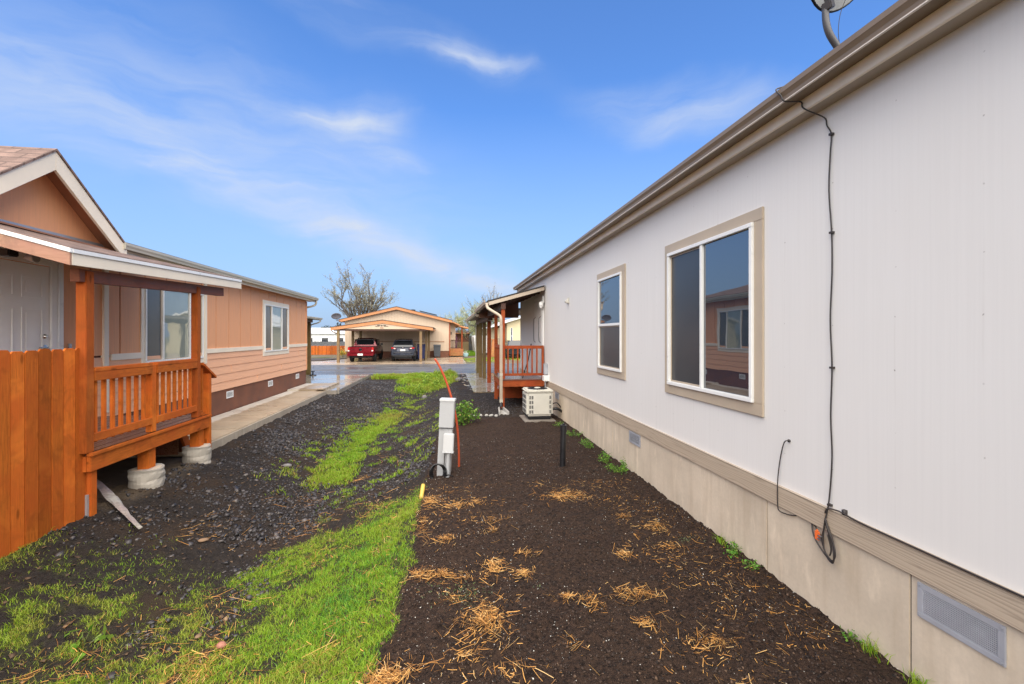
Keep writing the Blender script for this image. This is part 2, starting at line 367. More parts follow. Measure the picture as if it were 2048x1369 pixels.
def grass_density(x, y):
    c = chan_x(y); e = edge_x(y); n = fb(x, y, 1.7, 60); n2 = fb(x, y, 4.2, 63)
    bl = np.interp(y, [0, 2.8, 3.4, 4.0, 4.6, 5.3, 6], [-1.15, -1.15, -1.3, -1.65, -1.95, -1.35, -1.2]); bank = ss(-.28, .2, x - bl + .8*(n2 - .5))*ss(5.7, 4.8, y + 1.2*(n - .5))*ss(.045, -.05, x - e + .12*(fb(x, y, 9, 61) - .5))*(.30 + .70*ss(.30, .52, fb(x, y, 3.1, 64)))*(.35 + .65*ss(.30, .55, fb(x, y, 11, 65)))
    low = ss(4.9, 2.9, y + .9*(n - .5) + .22*(x + 2.0))*ss(-3.7, -3.0, x)*ss(-.5, -1.3, x)*(.16 + .84*ss(.36, .58, n2))*ss(.34, .58, fb(x, y, 12, 67))*1.0
    rib = ss(.40, .14, np.abs(x - c) + .45*(n2 - .5))*ss(7.1, 7.5, y)*ss(14.4, 12.8, y)*(.25 + .75*ss(.36, .56, fb(x, y, 2.2, 66)))*(.45 + .55*ss(.36, .6, fb(x, y, 7, 69)))
    rib2 = ss(.9, .3, np.abs(x - c - .1) + .7*(n - .5))*ss(9.5, 11, y)*ss(18, 15, y)*ss(.52, .68, n2)*.35
    rb = ss(c + .1, c + .5, x)*ss(.05, -.1, x - e)*ss(5.0, 6, y)*ss(14, 10, y)*ss(.50, .72, n2)*ss(.4, .62, fb(x, y, 8, 62))*.30
    lb = ss(c - 1.2, c - .3, x)*ss(c, c - .2, x)*ss(6.5, 8, y)*ss(13, 11, y)*ss(.56, .72, n2)*.4
    far = ss(17.4, 18.2, y + .8*(n2 - .5))*ss(21.75, 21.5, y)*ss(-2.3, -1.4, x + .6*(n - .5))*ss(.5, -.1, x)*(.05 + .60*ss(.46, .62, fb(x, y, 1.3, 68)))
    far2 = ss(20.6, 21.1, y)*ss(21.75, 21.55, y)*ss(-3.5, -3.1, x)*ss(.3, .1, x)*.9
    fence = ss(-3.5, -3.66, x)*ss(5.0, 4.2, y)*.5
    return np.maximum.reduce([bank, low, rib, rib2, rb, lb, far, far2, fence])
def grid(xs, ys):
    Xg, Yg = np.meshgrid(xs, ys, indexing='ij'); nx, ny = len(xs), len(ys)
    i = np.arange(nx-1)[:, None]*ny + np.arange(ny-1)[None, :]
    fc = np.stack([i, i+ny, i+ny+1, i+1], -1).reshape(-1, 4); return Xg.ravel(), Yg.ravel(), fc
xs = np.concatenate([[-700, -200, -80, -30, -14, -8], np.arange(-6, -4.2, .2), np.arange(-4.2, 2.6, .023), [2.7, 3, 4, 6, 10, 20, 60, 200, 700]])
ys = np.concatenate([[-500, -100, -30, -10, -4, -2, -.5], np.arange(.6, 1.4, .1), np.arange(1.4, 6.6, .021), np.arange(6.6, 12, .05), np.arange(12, 22, .1), [22.4, 23, 25, 28, 31, 35, 40, 50, 70, 110, 200, 400, 900]])
gx, gy, gf = grid(xs, ys); gz = H(gx, gy)
def ground_mat():
    m, q, p = new_mat('bare ground'); v = q.coords()
    soil = q.n('ShaderNodeAttribute', attribute_name='soil').outputs['Fac']; gr = q.n('ShaderNodeAttribute', attribute_name='green').outputs['Fac']; fa = q.n('ShaderNodeAttribute', attribute_name='outer').outputs['Fac']
    a = q.noise(v, 1.3, 5, .6); b = q.noise(v, 18, 6, .75); c = q.noise(v, 90, 4, .75); vo = q.voronoi(v, 55)
    so = q.mix(q.maprange(b, .3, .7), (.012, .0072, .0054), (.072, .043, .031)); so = q.mix(q.maprange(a, .42, .68, 0, .7), so, (.058, .036, .025))
    d = q.noise(v, 44, 4, .75); so = q.mix(q.maprange(d, .50, .66, 0, .8), so, (.075, .044, .029)); so = q.mix(q.maprange(d, .50, .36, 0, .85), so, (.006, .004, .0035)); so = q.mix(q.maprange(c, .60, .74, 0, .6), so, (.17, .10, .06)); mud = q.maprange(d, .52, .68, 0, .6)
    mu = q.mix(q.maprange(b, .3, .7), (.013, .0105, .0095), (.046, .037, .032)); mu = q.mix(mud, mu, (.075, .062, .054)); mu = q.mix(q.maprange(vo, .1, .5, .35, 0), mu, (.062, .055, .054)); mu = q.mix(q.maprange(a, .48, .66, 0, .6), mu, (.060, .038, .024))
    fr = q.mix(q.maprange(a, .3, .7), (.13, .105, .08), (.20, .17, .13)); fr = q.mix(q.maprange(q.noise(v, .22, 4), .5, .62), fr, (.075, .10, .03))
    col = q.mix(soil, mu, so); col = q.mix(q.math('MULTIPLY', gr, .75), col, q.mix(b, (.05, .065, .015), (.13, .17, .03))); col = q.mix(fa, col, fr); dr = q.n('ShaderNodeAttribute', attribute_name='dry').outputs['Fac']; col = q.mix(dr, col, q.mix(b, (.10, .072, .048), (.20, .15, .105)))
    q.set(p.inputs['Base Color'], col); q.set(p.inputs['Roughness'], q.maprange(b, .3, .7, .62, .95)); p.inputs['Specular IOR Level'].default_value = .16
    q.set(p.inputs['Normal'], q.bump(q.math('ADD', q.math('ADD', b, q.math('MULTIPLY', d, .8)), q.math('MULTIPLY', c, .5)), 1.0, .03)); return m
ground = raw_mesh('ground', np.stack([gx, gy, gz], 1), gf, np.full(len(gf), 4), ground_mat(),
    {'soil': soil_mask(gx, gy), 'green': np.clip(grass_density(gx, gy)*1.0, 0, 1), 'dry': ss(-3.45, -3.75, gx + .35*(fb(gx, gy, 3, 99) - .5))*ss(5.2, 5.6, gy)*ss(7.9, 7.3, gy)*.85, 'outer': np.maximum(ss(21.4, 21.8, gy), np.maximum(ss(-5, -7, gx), ss(3, 4, gx)))}, smooth=True)
ground['kind'] = 'structure'

# ---------------------------------------------------------------- loose ground cover
def scatter(n, x0, x1, y0, y1, dens, rng, power=1.0):
    """points inside a box kept with a probability; more of them near the front"""
    out = []; tot = 0
    while tot < n:
        k = n*2; y = y0 + (y1-y0)*rng.random(k)**power; x = x0 + (x1-x0)*rng.random(k)
        ok = rng.random(k) < dens(x, y); out.append(np.stack([x[ok], y[ok]], 1)); tot += ok.sum()
        if len(out) > 400: break
    return np.concatenate(out)[:n]
def blades(name, pts, h, w, lean, tint, mat, zoff=0):
    n = len(pts); rng = RNG; az = rng.random(n)*2*np.pi; ln = lean*(.3 + rng.random(n)); x, y = pts[:, 0], pts[:, 1]; z = H(x, y) - .004 + zoff
    dx, dy = np.cos(az)*ln*h, np.sin(az)*ln*h; fa = rng.random(n)*np.pi; wx, wy = np.cos(fa)*w/2, np.sin(fa)*w/2
    V = np.empty((n, 5, 3))
    V[:, 0] = np.stack([x-wx, y-wy, z], 1); V[:, 1] = np.stack([x+wx, y+wy, z], 1)
    V[:, 2] = np.stack([x+dx*.35+wx*.8, y+dy*.35+wy*.8, z+h*.6], 1); V[:, 3] = np.stack([x+dx*.35-wx*.8, y+dy*.35-wy*.8, z+h*.6], 1)
    V[:, 4] = np.stack([x+dx, y+dy, z+h*(1-.25*np.minimum(1, ln))], 1)
    b = np.arange(n)[:, None]*5
    F = np.concatenate([b + np.array([0, 1, 2, 3]), b + np.array([3, 2, 4])], 1).ravel(); S = np.tile([4, 3], n)
    return raw_mesh(name, V.reshape(-1, 3), F, S, mat, {'tint': np.repeat(tint, 5)})
def leaf_mat(name, stops, rough=.5, trans=.3):
    m, q, p = new_mat(name); t = q.n('ShaderNodeAttribute', attribute_name='tint').outputs['Fac']
    c = q.ramp(t, stops); q.set(p.inputs['Base Color'], c); p.inputs['Roughness'].default_value = rough; p.inputs['Specular IOR Level'].default_value = .3
    tr = q.n('ShaderNodeBsdfTranslucent'); q.set(tr.inputs[0], c); mx = q.n('ShaderNodeMixShader'); mx.inputs[0].default_value = trans
    q.t.links.new(p.outputs[0], mx.inputs[1]); q.t.links.new(tr.outputs[0], mx.inputs[2])
    q.t.links.new(mx.outputs[0], [x for x in q.t.nodes if x.type == 'OUTPUT_MATERIAL'][0].inputs[0]); return m
M['grass'] = leaf_mat('grass blades', [(0, (.36, .25, .07)), (.12, (.40, .33, .08)), (.2, (.33, .43, .05)), (.55, (.29, .44, .028)), (.85, (.20, .42, .03)), (1, (.10, .30, .05))], .5, .4)
gp = scatter(92000, -3.72, .1, 1.6, 7.0, lambda x, y: grass_density(x, y), RNG, 1.25)
gn = fb(gp[:, 0], gp[:, 1], 1.1, 70); tint = np.clip(.42 + 1.0*(gn - .45) + .5*(fb(gp[:, 0], gp[:, 1], 5, 72) - .5) + RNG.normal(0, .19, len(gp)) - .06*ss(-1.3, -2.0, gp[:, 0])*ss(4.2, 3.8, gp[:, 1]), .16, .98)
tint = np.where(RNG.random(len(gp)) < .06, .08, tint)
hh = (.016 + .030*RNG.random(len(gp)))*(.55 + .9*fb(gp[:, 0], gp[:, 1], 3.3, 75))
o = blades('grass', gp, hh, .0026 + .0024*RNG.random(len(gp)), 1.0, tint, M['grass']); o['kind'] = 'stuff'; tag(o, 'short bright green turf on the bank beside the brown soil bed', 'grass')
gp = scatter(50000, -3.6, .4, 6.6, 21.7, lambda x, y: grass_density(x, y), RNG, 1.15)
far = ss(16.5, 18.5, gp[:, 1]); tint = np.clip(.42 + .8*(fb(gp[:, 0], gp[:, 1], .9, 71) - .5) + RNG.normal(0, .15, len(gp)), .03, .95)
tint = np.where(RNG.random(len(gp)) < .08, .08, tint)
hh = (.030 + .05*RNG.random(len(gp)))*(1 + 2.4*far*fb(gp[:, 0], gp[:, 1], 1.5, 77))*(.6 + .8*fb(gp[:, 0], gp[:, 1], 2.4, 78))
o = blades('channel_grass', gp, hh, (.006 + .006*RNG.random(len(gp)))*(1 + 1.2*far), 1.1, tint, M['grass']); o['kind'] = 'stuff'; tag(o, 'green weeds and grass growing along the ditch bottom', 'grass')

def stones(name, pts, size, mat, flat=.6, sink=.25, lift=0):
    n = len(pts); rng = RNG
    base = np.array([(-1,-1,-1),(1,-1,-1),(1,1,-1),(-1,1,-1),(-.75,-.75,1),(.75,-.75,1),(.75,.75,1),(-.75,.75,1)], float)
    V = base[None] + rng.normal(0, .34, (n, 8, 3)); V *= np.array([1, .75, 1.0])[None, None]*np.stack([np.ones(n), np.ones(n), flat*(.4 + .7*rng.random(n))], 1)[:, None]*np.array([1, 1, 1])[None, None]*(size[:, None, None]/2)
    V[:, :, 1] *= (.7 + .6*rng.random(n))[:, None]
    a = rng.random(n)*2*np.pi; t = rng.normal(0, .35, n)
    ca, sa, ct, st = np.cos(a)[:, None], np.sin(a)[:, None], np.cos(t)[:, None], np.sin(t)[:, None]
    X, Y, Z = V[:, :, 0], V[:, :, 1], V[:, :, 2]
    X, Z = X*ct - Z*st, X*st + Z*ct; X, Y = X*ca - Y*sa, X*sa + Y*ca
    z = H(pts[:, 0], pts[:, 1]) + size*flat*(.5 - sink) + lift
    V = np.stack([X + pts[:, 0:1], Y + pts[:, 1:2], Z + z[:, None]], -1)
    F = np.array([(0,3,2,1),(4,5,6,7),(0,1,5,4),(1,2,6,5),(2,3,7,6),(3,0,4,7)])
    return raw_mesh(name, V.reshape(-1, 3), (np.arange(n)[:, None, None]*8 + F).ravel(), np.full(n*6, 4), mat)
M['gravel'] = None
def stone_mat(name, a, b, c, rough=.55):
    m, q, p = new_mat(name); g = q.n('ShaderNodeNewGeometry').outputs['Random Per Island']
    col = q.ramp(g, [(0, a), (.5, b), (.86, sc(b, 1.3)), (.96, c), (1, c)]); n = q.noise(q.coords(), 70, 3)
    q.set(p.inputs['Base Color'], q.mix(q.maprange(n, .3, .7), sc((1, 1, 1), .62), (1, 1, 1))); x = q.mix(1., col, p.inputs['Base Color'].links[0].from_socket, 'MULTIPLY'); q.set(p.inputs['Base Color'], x)
    p.inputs['Roughness'].default_value = rough; q.set(p.inputs['Normal'], q.bump(n, .3, .004)); return m
M['gravel'] = stone_mat('dark wet gravel', (.016, .014, .015), (.056, .050, .053), (.15, .13, .12), .48)
M['clod'] = stone_mat('soil crumbs', (.010, .006, .005), (.050, .030, .021), (.13, .078, .048), .9)
M['speck'] = stone_mat('white specks', (.5, .48, .43), (.68, .66, .6), (.75, .73, .68), .7)
def gravel_density(x, y):
    c = chan_x(y); e = edge_x(y); n = fb(x, y, 1.9, 80); n2 = fb(x, y, 4, 83)
    left = ss(-4.0, -3.6, x)*ss(c + .1, c - .25, x)*ss(4.2, 6.2, y)*(.22 + .78*ss(.40, .6, n))
    mid = ss(.85, .4, np.abs(x - c + .2))*ss(5.1, 5.5, y)*ss(7.5, 7.0, y)*1.0
    patch = ss(.55, .2, np.abs(x + 1.95))*ss(2.6, 3.0, y)*ss(5.2, 4.6, y)*ss(.42, .6, n2)*.9
    rightb = ss(c + .25, c + .5, x)*ss(.12, -.05, x - e)*ss(5.6, 6.6, y)*(.25 + .75*ss(.42, .6, n))
    pad = ss(e - .3, e, x)*ss(1.9, 1.7, x)*ss(9.9, 10.25, y)*ss(14.3, 14.25, y)*.9
    return np.maximum.reduce([left, mid, patch, rightb, pad])*(1 - .75*np.clip(grass_density(x, y), 0, 1))
gp = scatter(32000, -4.0, 1.9, 2.4, 20, lambda x, y: gravel_density(x, y), RNG, 1.2)
sz = .008 + .028*RNG.random(len(gp))**3.0; sz *= np.where((gp[:, 1] < 7.6) & (RNG.random(len(gp)) < .3), 1.7, 1); sz *= np.where((gp[:, 0] > edge_x(gp[:, 1])) & (gp[:, 1] > 9.8), .75, 1); sz *= (1 + .9*ss(7.5, 10, gp[:, 1])*ss(chan_x(gp[:, 1]) + .3, chan_x(gp[:, 1]) - .4, gp[:, 0]))
o = stones('gravel', gp, sz, M['gravel']); o['kind'] = 'stuff'; tag(o, 'dark wet gravel over the banks of the ditch', 'gravel')
gp = scatter(42000, -.5, 2.4, 1.4, 9.9, lambda x, y: soil_mask(x, y), RNG, 1.6)
o = stones('soil_crumbs', gp, .0035 + .012*RNG.random(len(gp))**3, M['clod'], .8, .3); o['kind'] = 'stuff'; tag(o, 'dark brown crumbs over the soil bed', 'soil')
gp = scatter(3200, -.5, 2.4, 1.4, 8, lambda x, y: soil_mask(x, y)*(.25 + .75*ss(.45, .6, fb(x, y, 1.4, 90))), RNG, 1.7)
o = stones('white_specks', gp, .0022 + .0056*RNG.random(len(gp))**4, M['speck'], .8, .05, .001); o['kind'] = 'stuff'; tag(o, 'tiny white specks sprinkled on the dark soil', 'soil specks')

# straw: (x, y, spread x, spread y, stalks)
STRAW = [(1.266,4.85,.30,.17,190),(.22,2.80,.17,.22,230),(.34,3.42,.10,.15,95),(-.06,3.42,.14,.07,55),(-.2,3.4,.11,.09,60),(-.2,4.92,.12,.18,80),(.14,4.75,.42,.16,150),(.42,4.35,.14,.14,55),(-.03,3.95,.14,.13,60),
 (.38,4.1,.10,.06,25),(1.7,4.25,.09,.07,45),(1.92,3.95,.11,.12,55),(1.86,3.55,.1,.06,25),(1.42,3.5,.08,.1,45),(1.23,2.95,.14,.08,40),(1.32,2.93,.17,.09,75),(.95,2.9,.1,.09,35),(.8,2.95,.1,.06,30),(.55,3.3,.11,.09,45),
 (.62,3.62,.14,.07,35),(.08,3.3,.16,.09,40),(.03,3.05,.1,.06,25),(-.33,2.42,.22,.13,170),(1.2,2.62,.12,.08,35),(1.5,2.42,.2,.12,60),(-.25,4.35,.08,.3,55),(.7,2.5,.1,.1,14),(.1,2.5,.16,.12,35),(.3,2.35,.3,.1,30),
 (-1.65,3.2,.42,.45,190),(-1.35,2.85,.34,.25,170),(-1.9,2.75,.3,.2,120),(-2.4,3.3,.6,.6,130),(-1.9,4.0,.6,.5,60),(-1.2,4.6,.5,.5,60),(-1.7,5.6,.6,.5,75),(-.9,5.6,.4,.5,55),(-2.7,5.4,.5,.6,60),(-1.45,7.35,.3,.15,60),(-2.0,6.6,.5,.5,45),(-.6,4.3,.3,1.0,70),(-.75,3.0,.3,.5,60),(-1.0,8.2,.6,.8,50),(-2.3,9,.6,1.2,50)]
pp = []; cl = []
for (a, b, sx, sy, k) in STRAW:
    k = int(k*2.3); q = RNG.normal(0, .5, (k, 2))*(.45 + 1.2*RNG.random((k, 1))**1.5)*np.array([sx, sy]) + np.array([a, b]); pp.append(q); cl.append(np.full(k, k/(sx*sy)))
q = scatter(2300, -.4, 2.35, 1.5, 5.4, lambda x, y: soil_mask(x, y)*ss(.45, .65, fb(x, y, 1.1, 95)), RNG, 1.3); pp.append(q); cl.append(np.zeros(len(q)))
pp = np.concatenate(pp); cl = np.concatenate(cl); n = len(pp)
ln = np.where(RNG.random(n) < .55, .012 + .03*RNG.random(n), .03 + .085*RNG.random(n)**1.3)*np.where((pp[:, 0] < -.5) & (RNG.random(n) < .5), 1.9, 1)*np.where((cl == 0) & (RNG.random(n) < .8), .45, 1); wd = .0010 + .0028*RNG.random(n)**1.6; az = np.where(RNG.random(n) < .5, 6.3*vnoise(pp[:, 0], pp[:, 1], 2.3, 96)*2 + RNG.normal(0, .5, n), RNG.random(n)*2*np.pi); ti = RNG.normal(0, .13, n); cv = RNG.normal(0, .12, n)
z0 = H(pp[:, 0], pp[:, 1]) + .004 + RNG.random(n)*np.clip(cl/6000, 0, .03)
dx, dy = np.cos(az), np.sin(az); V = np.empty((n, 6, 3))
for i, t in enumerate((-.5, 0, .5)):
    cx = pp[:, 0] + dx*ln*t - dy*ln*cv*(.25 - t*t); cy = pp[:, 1] + dy*ln*t + dx*ln*cv*(.25 - t*t); cz = np.maximum(z0 + ti*ln*t, H(cx, cy) + .003)
    V[:, 2*i] = np.stack([cx - dy*wd/2, cy + dx*wd/2, cz], 1); V[:, 2*i+1] = np.stack([cx + dy*wd/2, cy - dx*wd/2, cz + wd*.35], 1)
b = np.arange(n)[:, None]*6
o = raw_mesh('straw', V.reshape(-1, 3), (np.concatenate([b + np.array([0,1,3,2]), b + np.array([2,3,5,4])], 1)).ravel(), np.full(2*n, 4),
    leaf_mat('straw', [(0, (.12, .055, .018)), (.25, (.32, .14, .033)), (.55, (.56, .26, .062)), (.85, (.72, .40, .12)), (1, (.74, .50, .22))], .5, .1), {'tint': np.repeat(RNG.random(n), 6)})
o['kind'] = 'stuff'; tag(o, 'golden straw scattered over the brown soil and grass', 'straw')
# brown bark and leaf scraps over the mulch
gp = scatter(6500, -3.9, 0, 2.3, 13, lambda x, y: (1 - soil_mask(x, y))*(.3 + .7*ss(.4, .6, fb(x, y, 1.6, 97)))*(1 - .7*np.clip(grass_density(x, y), 0, 1)), RNG, 1.4)
o = stones('bark_scraps', gp, .006 + .032*RNG.random(len(gp))**3, stone_mat('bark scraps', (.035, .022, .015), (.10, .058, .030), (.30, .19, .10), .7), .16, .1, .003); o['kind'] = 'stuff'; tag(o, 'brown bark and leaf scraps over the dark mulch', 'bark')
# crumbs of a greyish ground weed beside the straw
gp = np.concatenate([RNG.normal(0, 1, (260, 2))*np.array([.07, .07]) + np.array([.13, 3.1]), RNG.normal(0, 1, (90, 2))*np.array([.12, .1]) + np.array([-.02, 3.2]), RNG.normal(0, 1, (90, 2))*np.array([.08, .05]) + np.array([2.05, 3.7]), RNG.normal(0, 1, (14, 2))*.012 + np.array([.62, 3.1])])
o = blades('seedling_cover', gp, .006 + .012*RNG.random(len(gp)), .007 + .004*RNG.random(len(gp)), 1.6, np.clip(RNG.normal(.5, .2, len(gp)), 0, 1), leaf_mat('seedling leaves', [(0, (.10, .11, .06)), (.6, (.12, .14, .07)), (1, (.16, .24, .06))]))
o['kind'] = 'stuff'; tag(o, 'small greyish seedlings sprouting on the dark soil', 'seedlings')

# ---------------------------------------------------------------- road and concrete
def asphalt():
    m, q, p = new_mat('wet asphalt'); v = q.coords(); a = q.noise(q.coords((.25, 1.2, 1)), 1.1, 5, .6); b = q.noise(v, 90, 4, .7); vo = q.voronoi(q.vmath('ADD', v, q.vmath('MULTIPLY', q.n('ShaderNodeTexNoise', i_Scale=1.5).outputs[1], (.9, .9, 0))), .42, 'DISTANCE_TO_EDGE')
    c = q.mix(q.maprange(a, .35, .65), (.062, .062, .066), (.115, .113, .115)); c = q.mix(q.maprange(b, .35, .7, 0, .5), c, (.17, .165, .16)); c = q.mix(q.maprange(vo, .003, .010, .8, 0), c, (.025, .024, .024))
    q.set(p.inputs['Base Color'], c); q.set(p.inputs['Roughness'], q.maprange(a, .4, .62, .24, .6)); q.set(p.inputs['Normal'], q.bump(b, .15, .004)); return m
MB().box(-90, 90, 21.75, 29.2, -.12, -.008).build('road', asphalt(), kind='structure')
# long path beside the brown house, with a casting joint every two metres
mb = MB()
for i in range(5): mb.box(-5.19, -4.02, 7.85 + i*1.53, 7.85 + (i+1)*1.53 - .012, -.13, 0)
mb.box(-5.19, -4.02, 15.5, 17.4, -.13, .05); mb.box(-4.26, -4.02, 15.3, 17.4, .052, .07)
mb.build('path', M['path'], kind='structure', bevel=.012)
MB().box(-4.02, -3.985, 7.85, 15.48, -.16, -.018).build('path_edging', concrete('timber edging grey', (.40, .34, .27)), kind='structure')
MB().box(-13, -3.66, 15.52, 21.73, -.14, -.004).box(-3.655, -3.60, 15.6, 21.7, -.14, .006).build('driveway', M['slab'], kind='structure', bevel=.01)
mb = MB(); mb.prism([(.76, 14.27), (7, 14.27), (7, 21.73), (.36, 21.73), (.40, 19.5), (.52, 17)], 'z', -.14, -.003); mb.build('driveway', M['slab'], kind='structure', bevel=.01)
MB().box(.70, 1.75, 14.19, 14.255, -.10, .012).build('slab_edging', M['olive_z'], kind='structure')
mb = MB(); mb.box(-9.6, 1.15, 29.22, 38.4, -.13, .0); mb.build('driveway', concrete('tan wet concrete', (.40, .31, .22), (.26, .17, .09), .1, False, .4, (.35, .6)), kind='structure')
# ---------------------------------------------------------------- shared pieces of houses
def window(parent, xf, s, y0, y1, z0, z1, casing, fw, bars, panes, casemat, cas=None, proud=.03, horizontal=None):
    """window in a wall facing +x (s=1) or -x (s=-1); y0..y1, z0..z1 the white frame; bars split it along y; panes is a list of (y0,y1,z0,z1,material,name)"""
    def bx(mb, a, b, *r):
        lo, hi = sorted((xf + s*a, xf + s*b)); return mb.box(lo, hi, *r)
    w = sub('window', parent); cl, cr, cb, ct = casing
    m = MB()
    bx(m, .001, .020, y0-cl, y1+cr, z1, z1+ct); bx(m, .001, .020, y0-cl, y1+cr, z0-cb, z0); bx(m, .001, .0195, y0-cl, y0, z0, z1); bx(m, .001, .0195, y1, y1+cr, z0, z1)
    m.build('casing', casemat, w, bevel=.003)
    m = MB()
    bx(m, -.02, proud+.012, y0, y1, z1-fw, z1); bx(m, -.02, proud+.012, y0, y1, z0, z0+fw); bx(m, -.02, proud+.01, y0, y0+fw, z0+fw, z1-fw); bx(m, -.02, proud+.01, y1-fw, y1, z0+fw, z1-fw)
    for b in bars: bx(m, -.02, proud+.006, b-fw*.55, b+fw*.55, z0+fw, z1-fw)
    if horizontal: bx(m, -.02, proud+.006, y0+fw, y1-fw, horizontal-fw*.55, horizontal+fw*.55)
    m.build('frame', M['white_vinyl'], w, bevel=.004)
    for (a, b, c, d, mat, nm, depth) in panes:
        bx(MB(), -.03, depth, a, b, c, d).build(nm, mat, w)
        if nm == 'screen':
            m = MB(); t = .016
            for (p, q_, r_, t_) in ((a, b, c, c+t), (a, b, d-t, d), (a, a+t, c+t, d-t), (b-t, b, c+t, d-t)): bx(m, depth+.001, depth+.008, p, q_, r_, t_)
            m.build('screen_frame', M['gutter_tan'], w)
    return w
def floor_vent(parent, xf, s, y0, y1, z0, z1, bars=12, rows=9, mat='vent_grey'):
    def bx(mb, a, b, *r):
        lo, hi = sorted((xf + s*a, xf + s*b)); return mb.box(lo, hi, *r)
    v = sub('foundation_vent', parent); t = (z1-z0)*.16; m = MB()
    for r in ((y0, y1, z0, z0+t), (y0, y1, z1-t, z1), (y0, y0+t, z0+t, z1-t), (y1-t, y1, z0+t, z1-t)): bx(m, .001, .011, *r)
    for y in (y0+.012, y1-.012):
        for z in (z0+.012, z1-.012): m.lathe([(.006, 0), (.006, .004)], (xf + s*(.011 if s > 0 else .015), y, z), 8, 'x')
    m.build('frame', M[mat], v, bevel=.002)
    bx(MB(), .001, .003, y0+t, y1-t, z0+t, z1-t).build('recess', M['dark_void'], v)
    m = MB()
    for i in range(bars):
        y = y0+t + (y1-y0-2*t)*(i+.5)/bars; bx(m, .004, .007, y-.0008, y+.0008, z0+t, z1-t)
    for i in range(rows):
        z = z0+t + (z1-z0-2*t)*(i+.5)/rows; bx(m, .0065, .0095, y0+t, y1-t, z-.0026, z+.0026)
    m.build('mesh', M[mat], v); return v
def gutter_profile(x, s, z, w=.115, h=.085, t=.006):
    """K-style gutter section, x at its back, s points away from the house"""
    return [(x, z), (x + s*w*.84, z), (x + s*w*.88, z + h*.30), (x + s*w*.97, z + h*.55), (x + s*w, z + h*.62), (x + s*w, z + h), (x + s*(w-t*2), z + h), (x + s*(w-t*2), z + h*.66), (x + s*w*.82, z + h*.36), (x + s*(w*.78), z + t), (x + s*t, z + t), (x + s*t, z + h), (x, z + h)]

# ---------------------------------------------------------------- white house
wh = thing('manufactured_house', 'long white sided house with beige band, brown gutter and two beige cased windows', 'house', (2.4, 6, 0))
XW = 2.4
MB().box(XW, 9, -5, 14.95, .55, 3.42).build('wall', M['wall_white'], wh)
sk = sub('skirting', wh)
ys_ = [-5, -1.2, 2.043, 3.114, 6.357, 9.6, 12.84, 14.93]
for a, b in zip(ys_, ys_[1:]): MB().box(XW-.004, XW+.08, a+.004, b-.004, -.3, .557).build('skirting_panel', M['skirt_conc'], sk, bevel=.003)
MB().box(XW+.005, XW+.2, -4.9, 14.9, -.3, .555).build('backing', M['dark_void'], sk)
m = MB()
for a, b in ((-5, -1.1), (-1.098, 2.56), (2.562, 6.22), (6.222, 9.88), (9.882, 14.95)): m.box(XW-.024, XW+.02, a, b, .558, .703)
m.build('band_board', M['band'], wh, bevel=.004)
MB().box(XW-.026, XW, -5, 14.95, .704, .708).build('flashing', M['gutter_tan'], wh)
MB().box(XW-.10, XW+.02, -5, 14.945, 3.262, 3.278).build('soffit', M['gutter_tan'], wh)
MB().box(XW-.122, XW-.10, -5, 14.97, 3.258, 3.42).build('fascia', M['fascia_cream'], wh, bevel=.003)
g = MB().prism(gutter_profile(XW-.123, -1, 3.335, .125, .085), 'y', -5, 15.0).build('gutter', M['gutter_brown'], wh)
MB().box(XW-.235, XW-.220, -5, 15.0, 3.328, 3.3345).build('lip', M['gutter_lip'], g)
MB().prism([(XW-.21, 3.415), (XW-.21, 3.43), (9, 5.2), (9, 5.18)], 'y', -5, 15.05).build('roof', M['shingle_dark'], wh)
m = MB().box(XW-.006, XW+.02, 14.87, 14.952, .71, 3.295); m.build('corner_board', M['wall_white'], wh)
G, S_ = M['glass'], M['screen']
window(wh, XW, -1, 3.243, 4.632, 1.272, 2.695, (.097, .085, .097, .097), .036, [3.973],
       [(3.28, 3.953, 1.309, 2.658, G, 'pane', .014), (3.995, 4.595, 1.309, 2.658, S_, 'screen', .004)], M['trim_beige'])
window(wh, XW, -1, 5.974, 6.945, 1.29, 2.69, (.107, .085, .097, .097), .034, [],
       [(6.008, 6.911, 1.985, 2.656, G, 'pane', .014), (6.008, 6.911, 1.324, 1.945, S_, 'screen', .004)], M['trim_beige'], horizontal=1.965)
floor_vent(wh, XW-.004, -1, 1.63, 2.0, .362, .538, 44, 13)
floor_vent(wh, XW-.004, -1, 5.38, 5.73, .39, .54, 18, 8)
floor_vent(wh, XW-.004, -1, 9.60, 9.93, .40, .54, 14, 6)
vc = MB().box(XW-.012, XW, 8.78, 8.90, 2.45, 2.57); vc.prism([(XW-.012, 2.455), (XW-.07, 2.47), (XW-.075, 2.50), (XW-.012, 2.56)], 'y', 8.79, 8.89); vc.build('vent_cap', M['ac_body'], wh, bevel=.004)
dr = sub('door', wh)
MB().box(XW-.035, XW, 11.32, 12.22, .72, 2.72).build('storm_panel', M['white_vinyl'], dr, bevel=.005)
m = MB(); m.box(XW-.03, XW-.001, 11.22, 11.315, .70, 2.82); m.box(XW-.03, XW-.001, 12.225, 12.32, .70, 2.82); m.box(XW-.03, XW-.001, 11.316, 12.224, 2.725, 2.82); m.build('door_frame', M['white_vinyl'], dr)
for y in (11.42, 12.12):
    MB().tube([(XW-.04, y, 1.62), (XW-.085, y, 1.66), (XW-.09, y, 1.8), (XW-.09, y, 2.12), (XW-.085, y, 2.26), (XW-.04, y, 2.3)], .009, 6).build('handle', M['black_plastic'], dr)
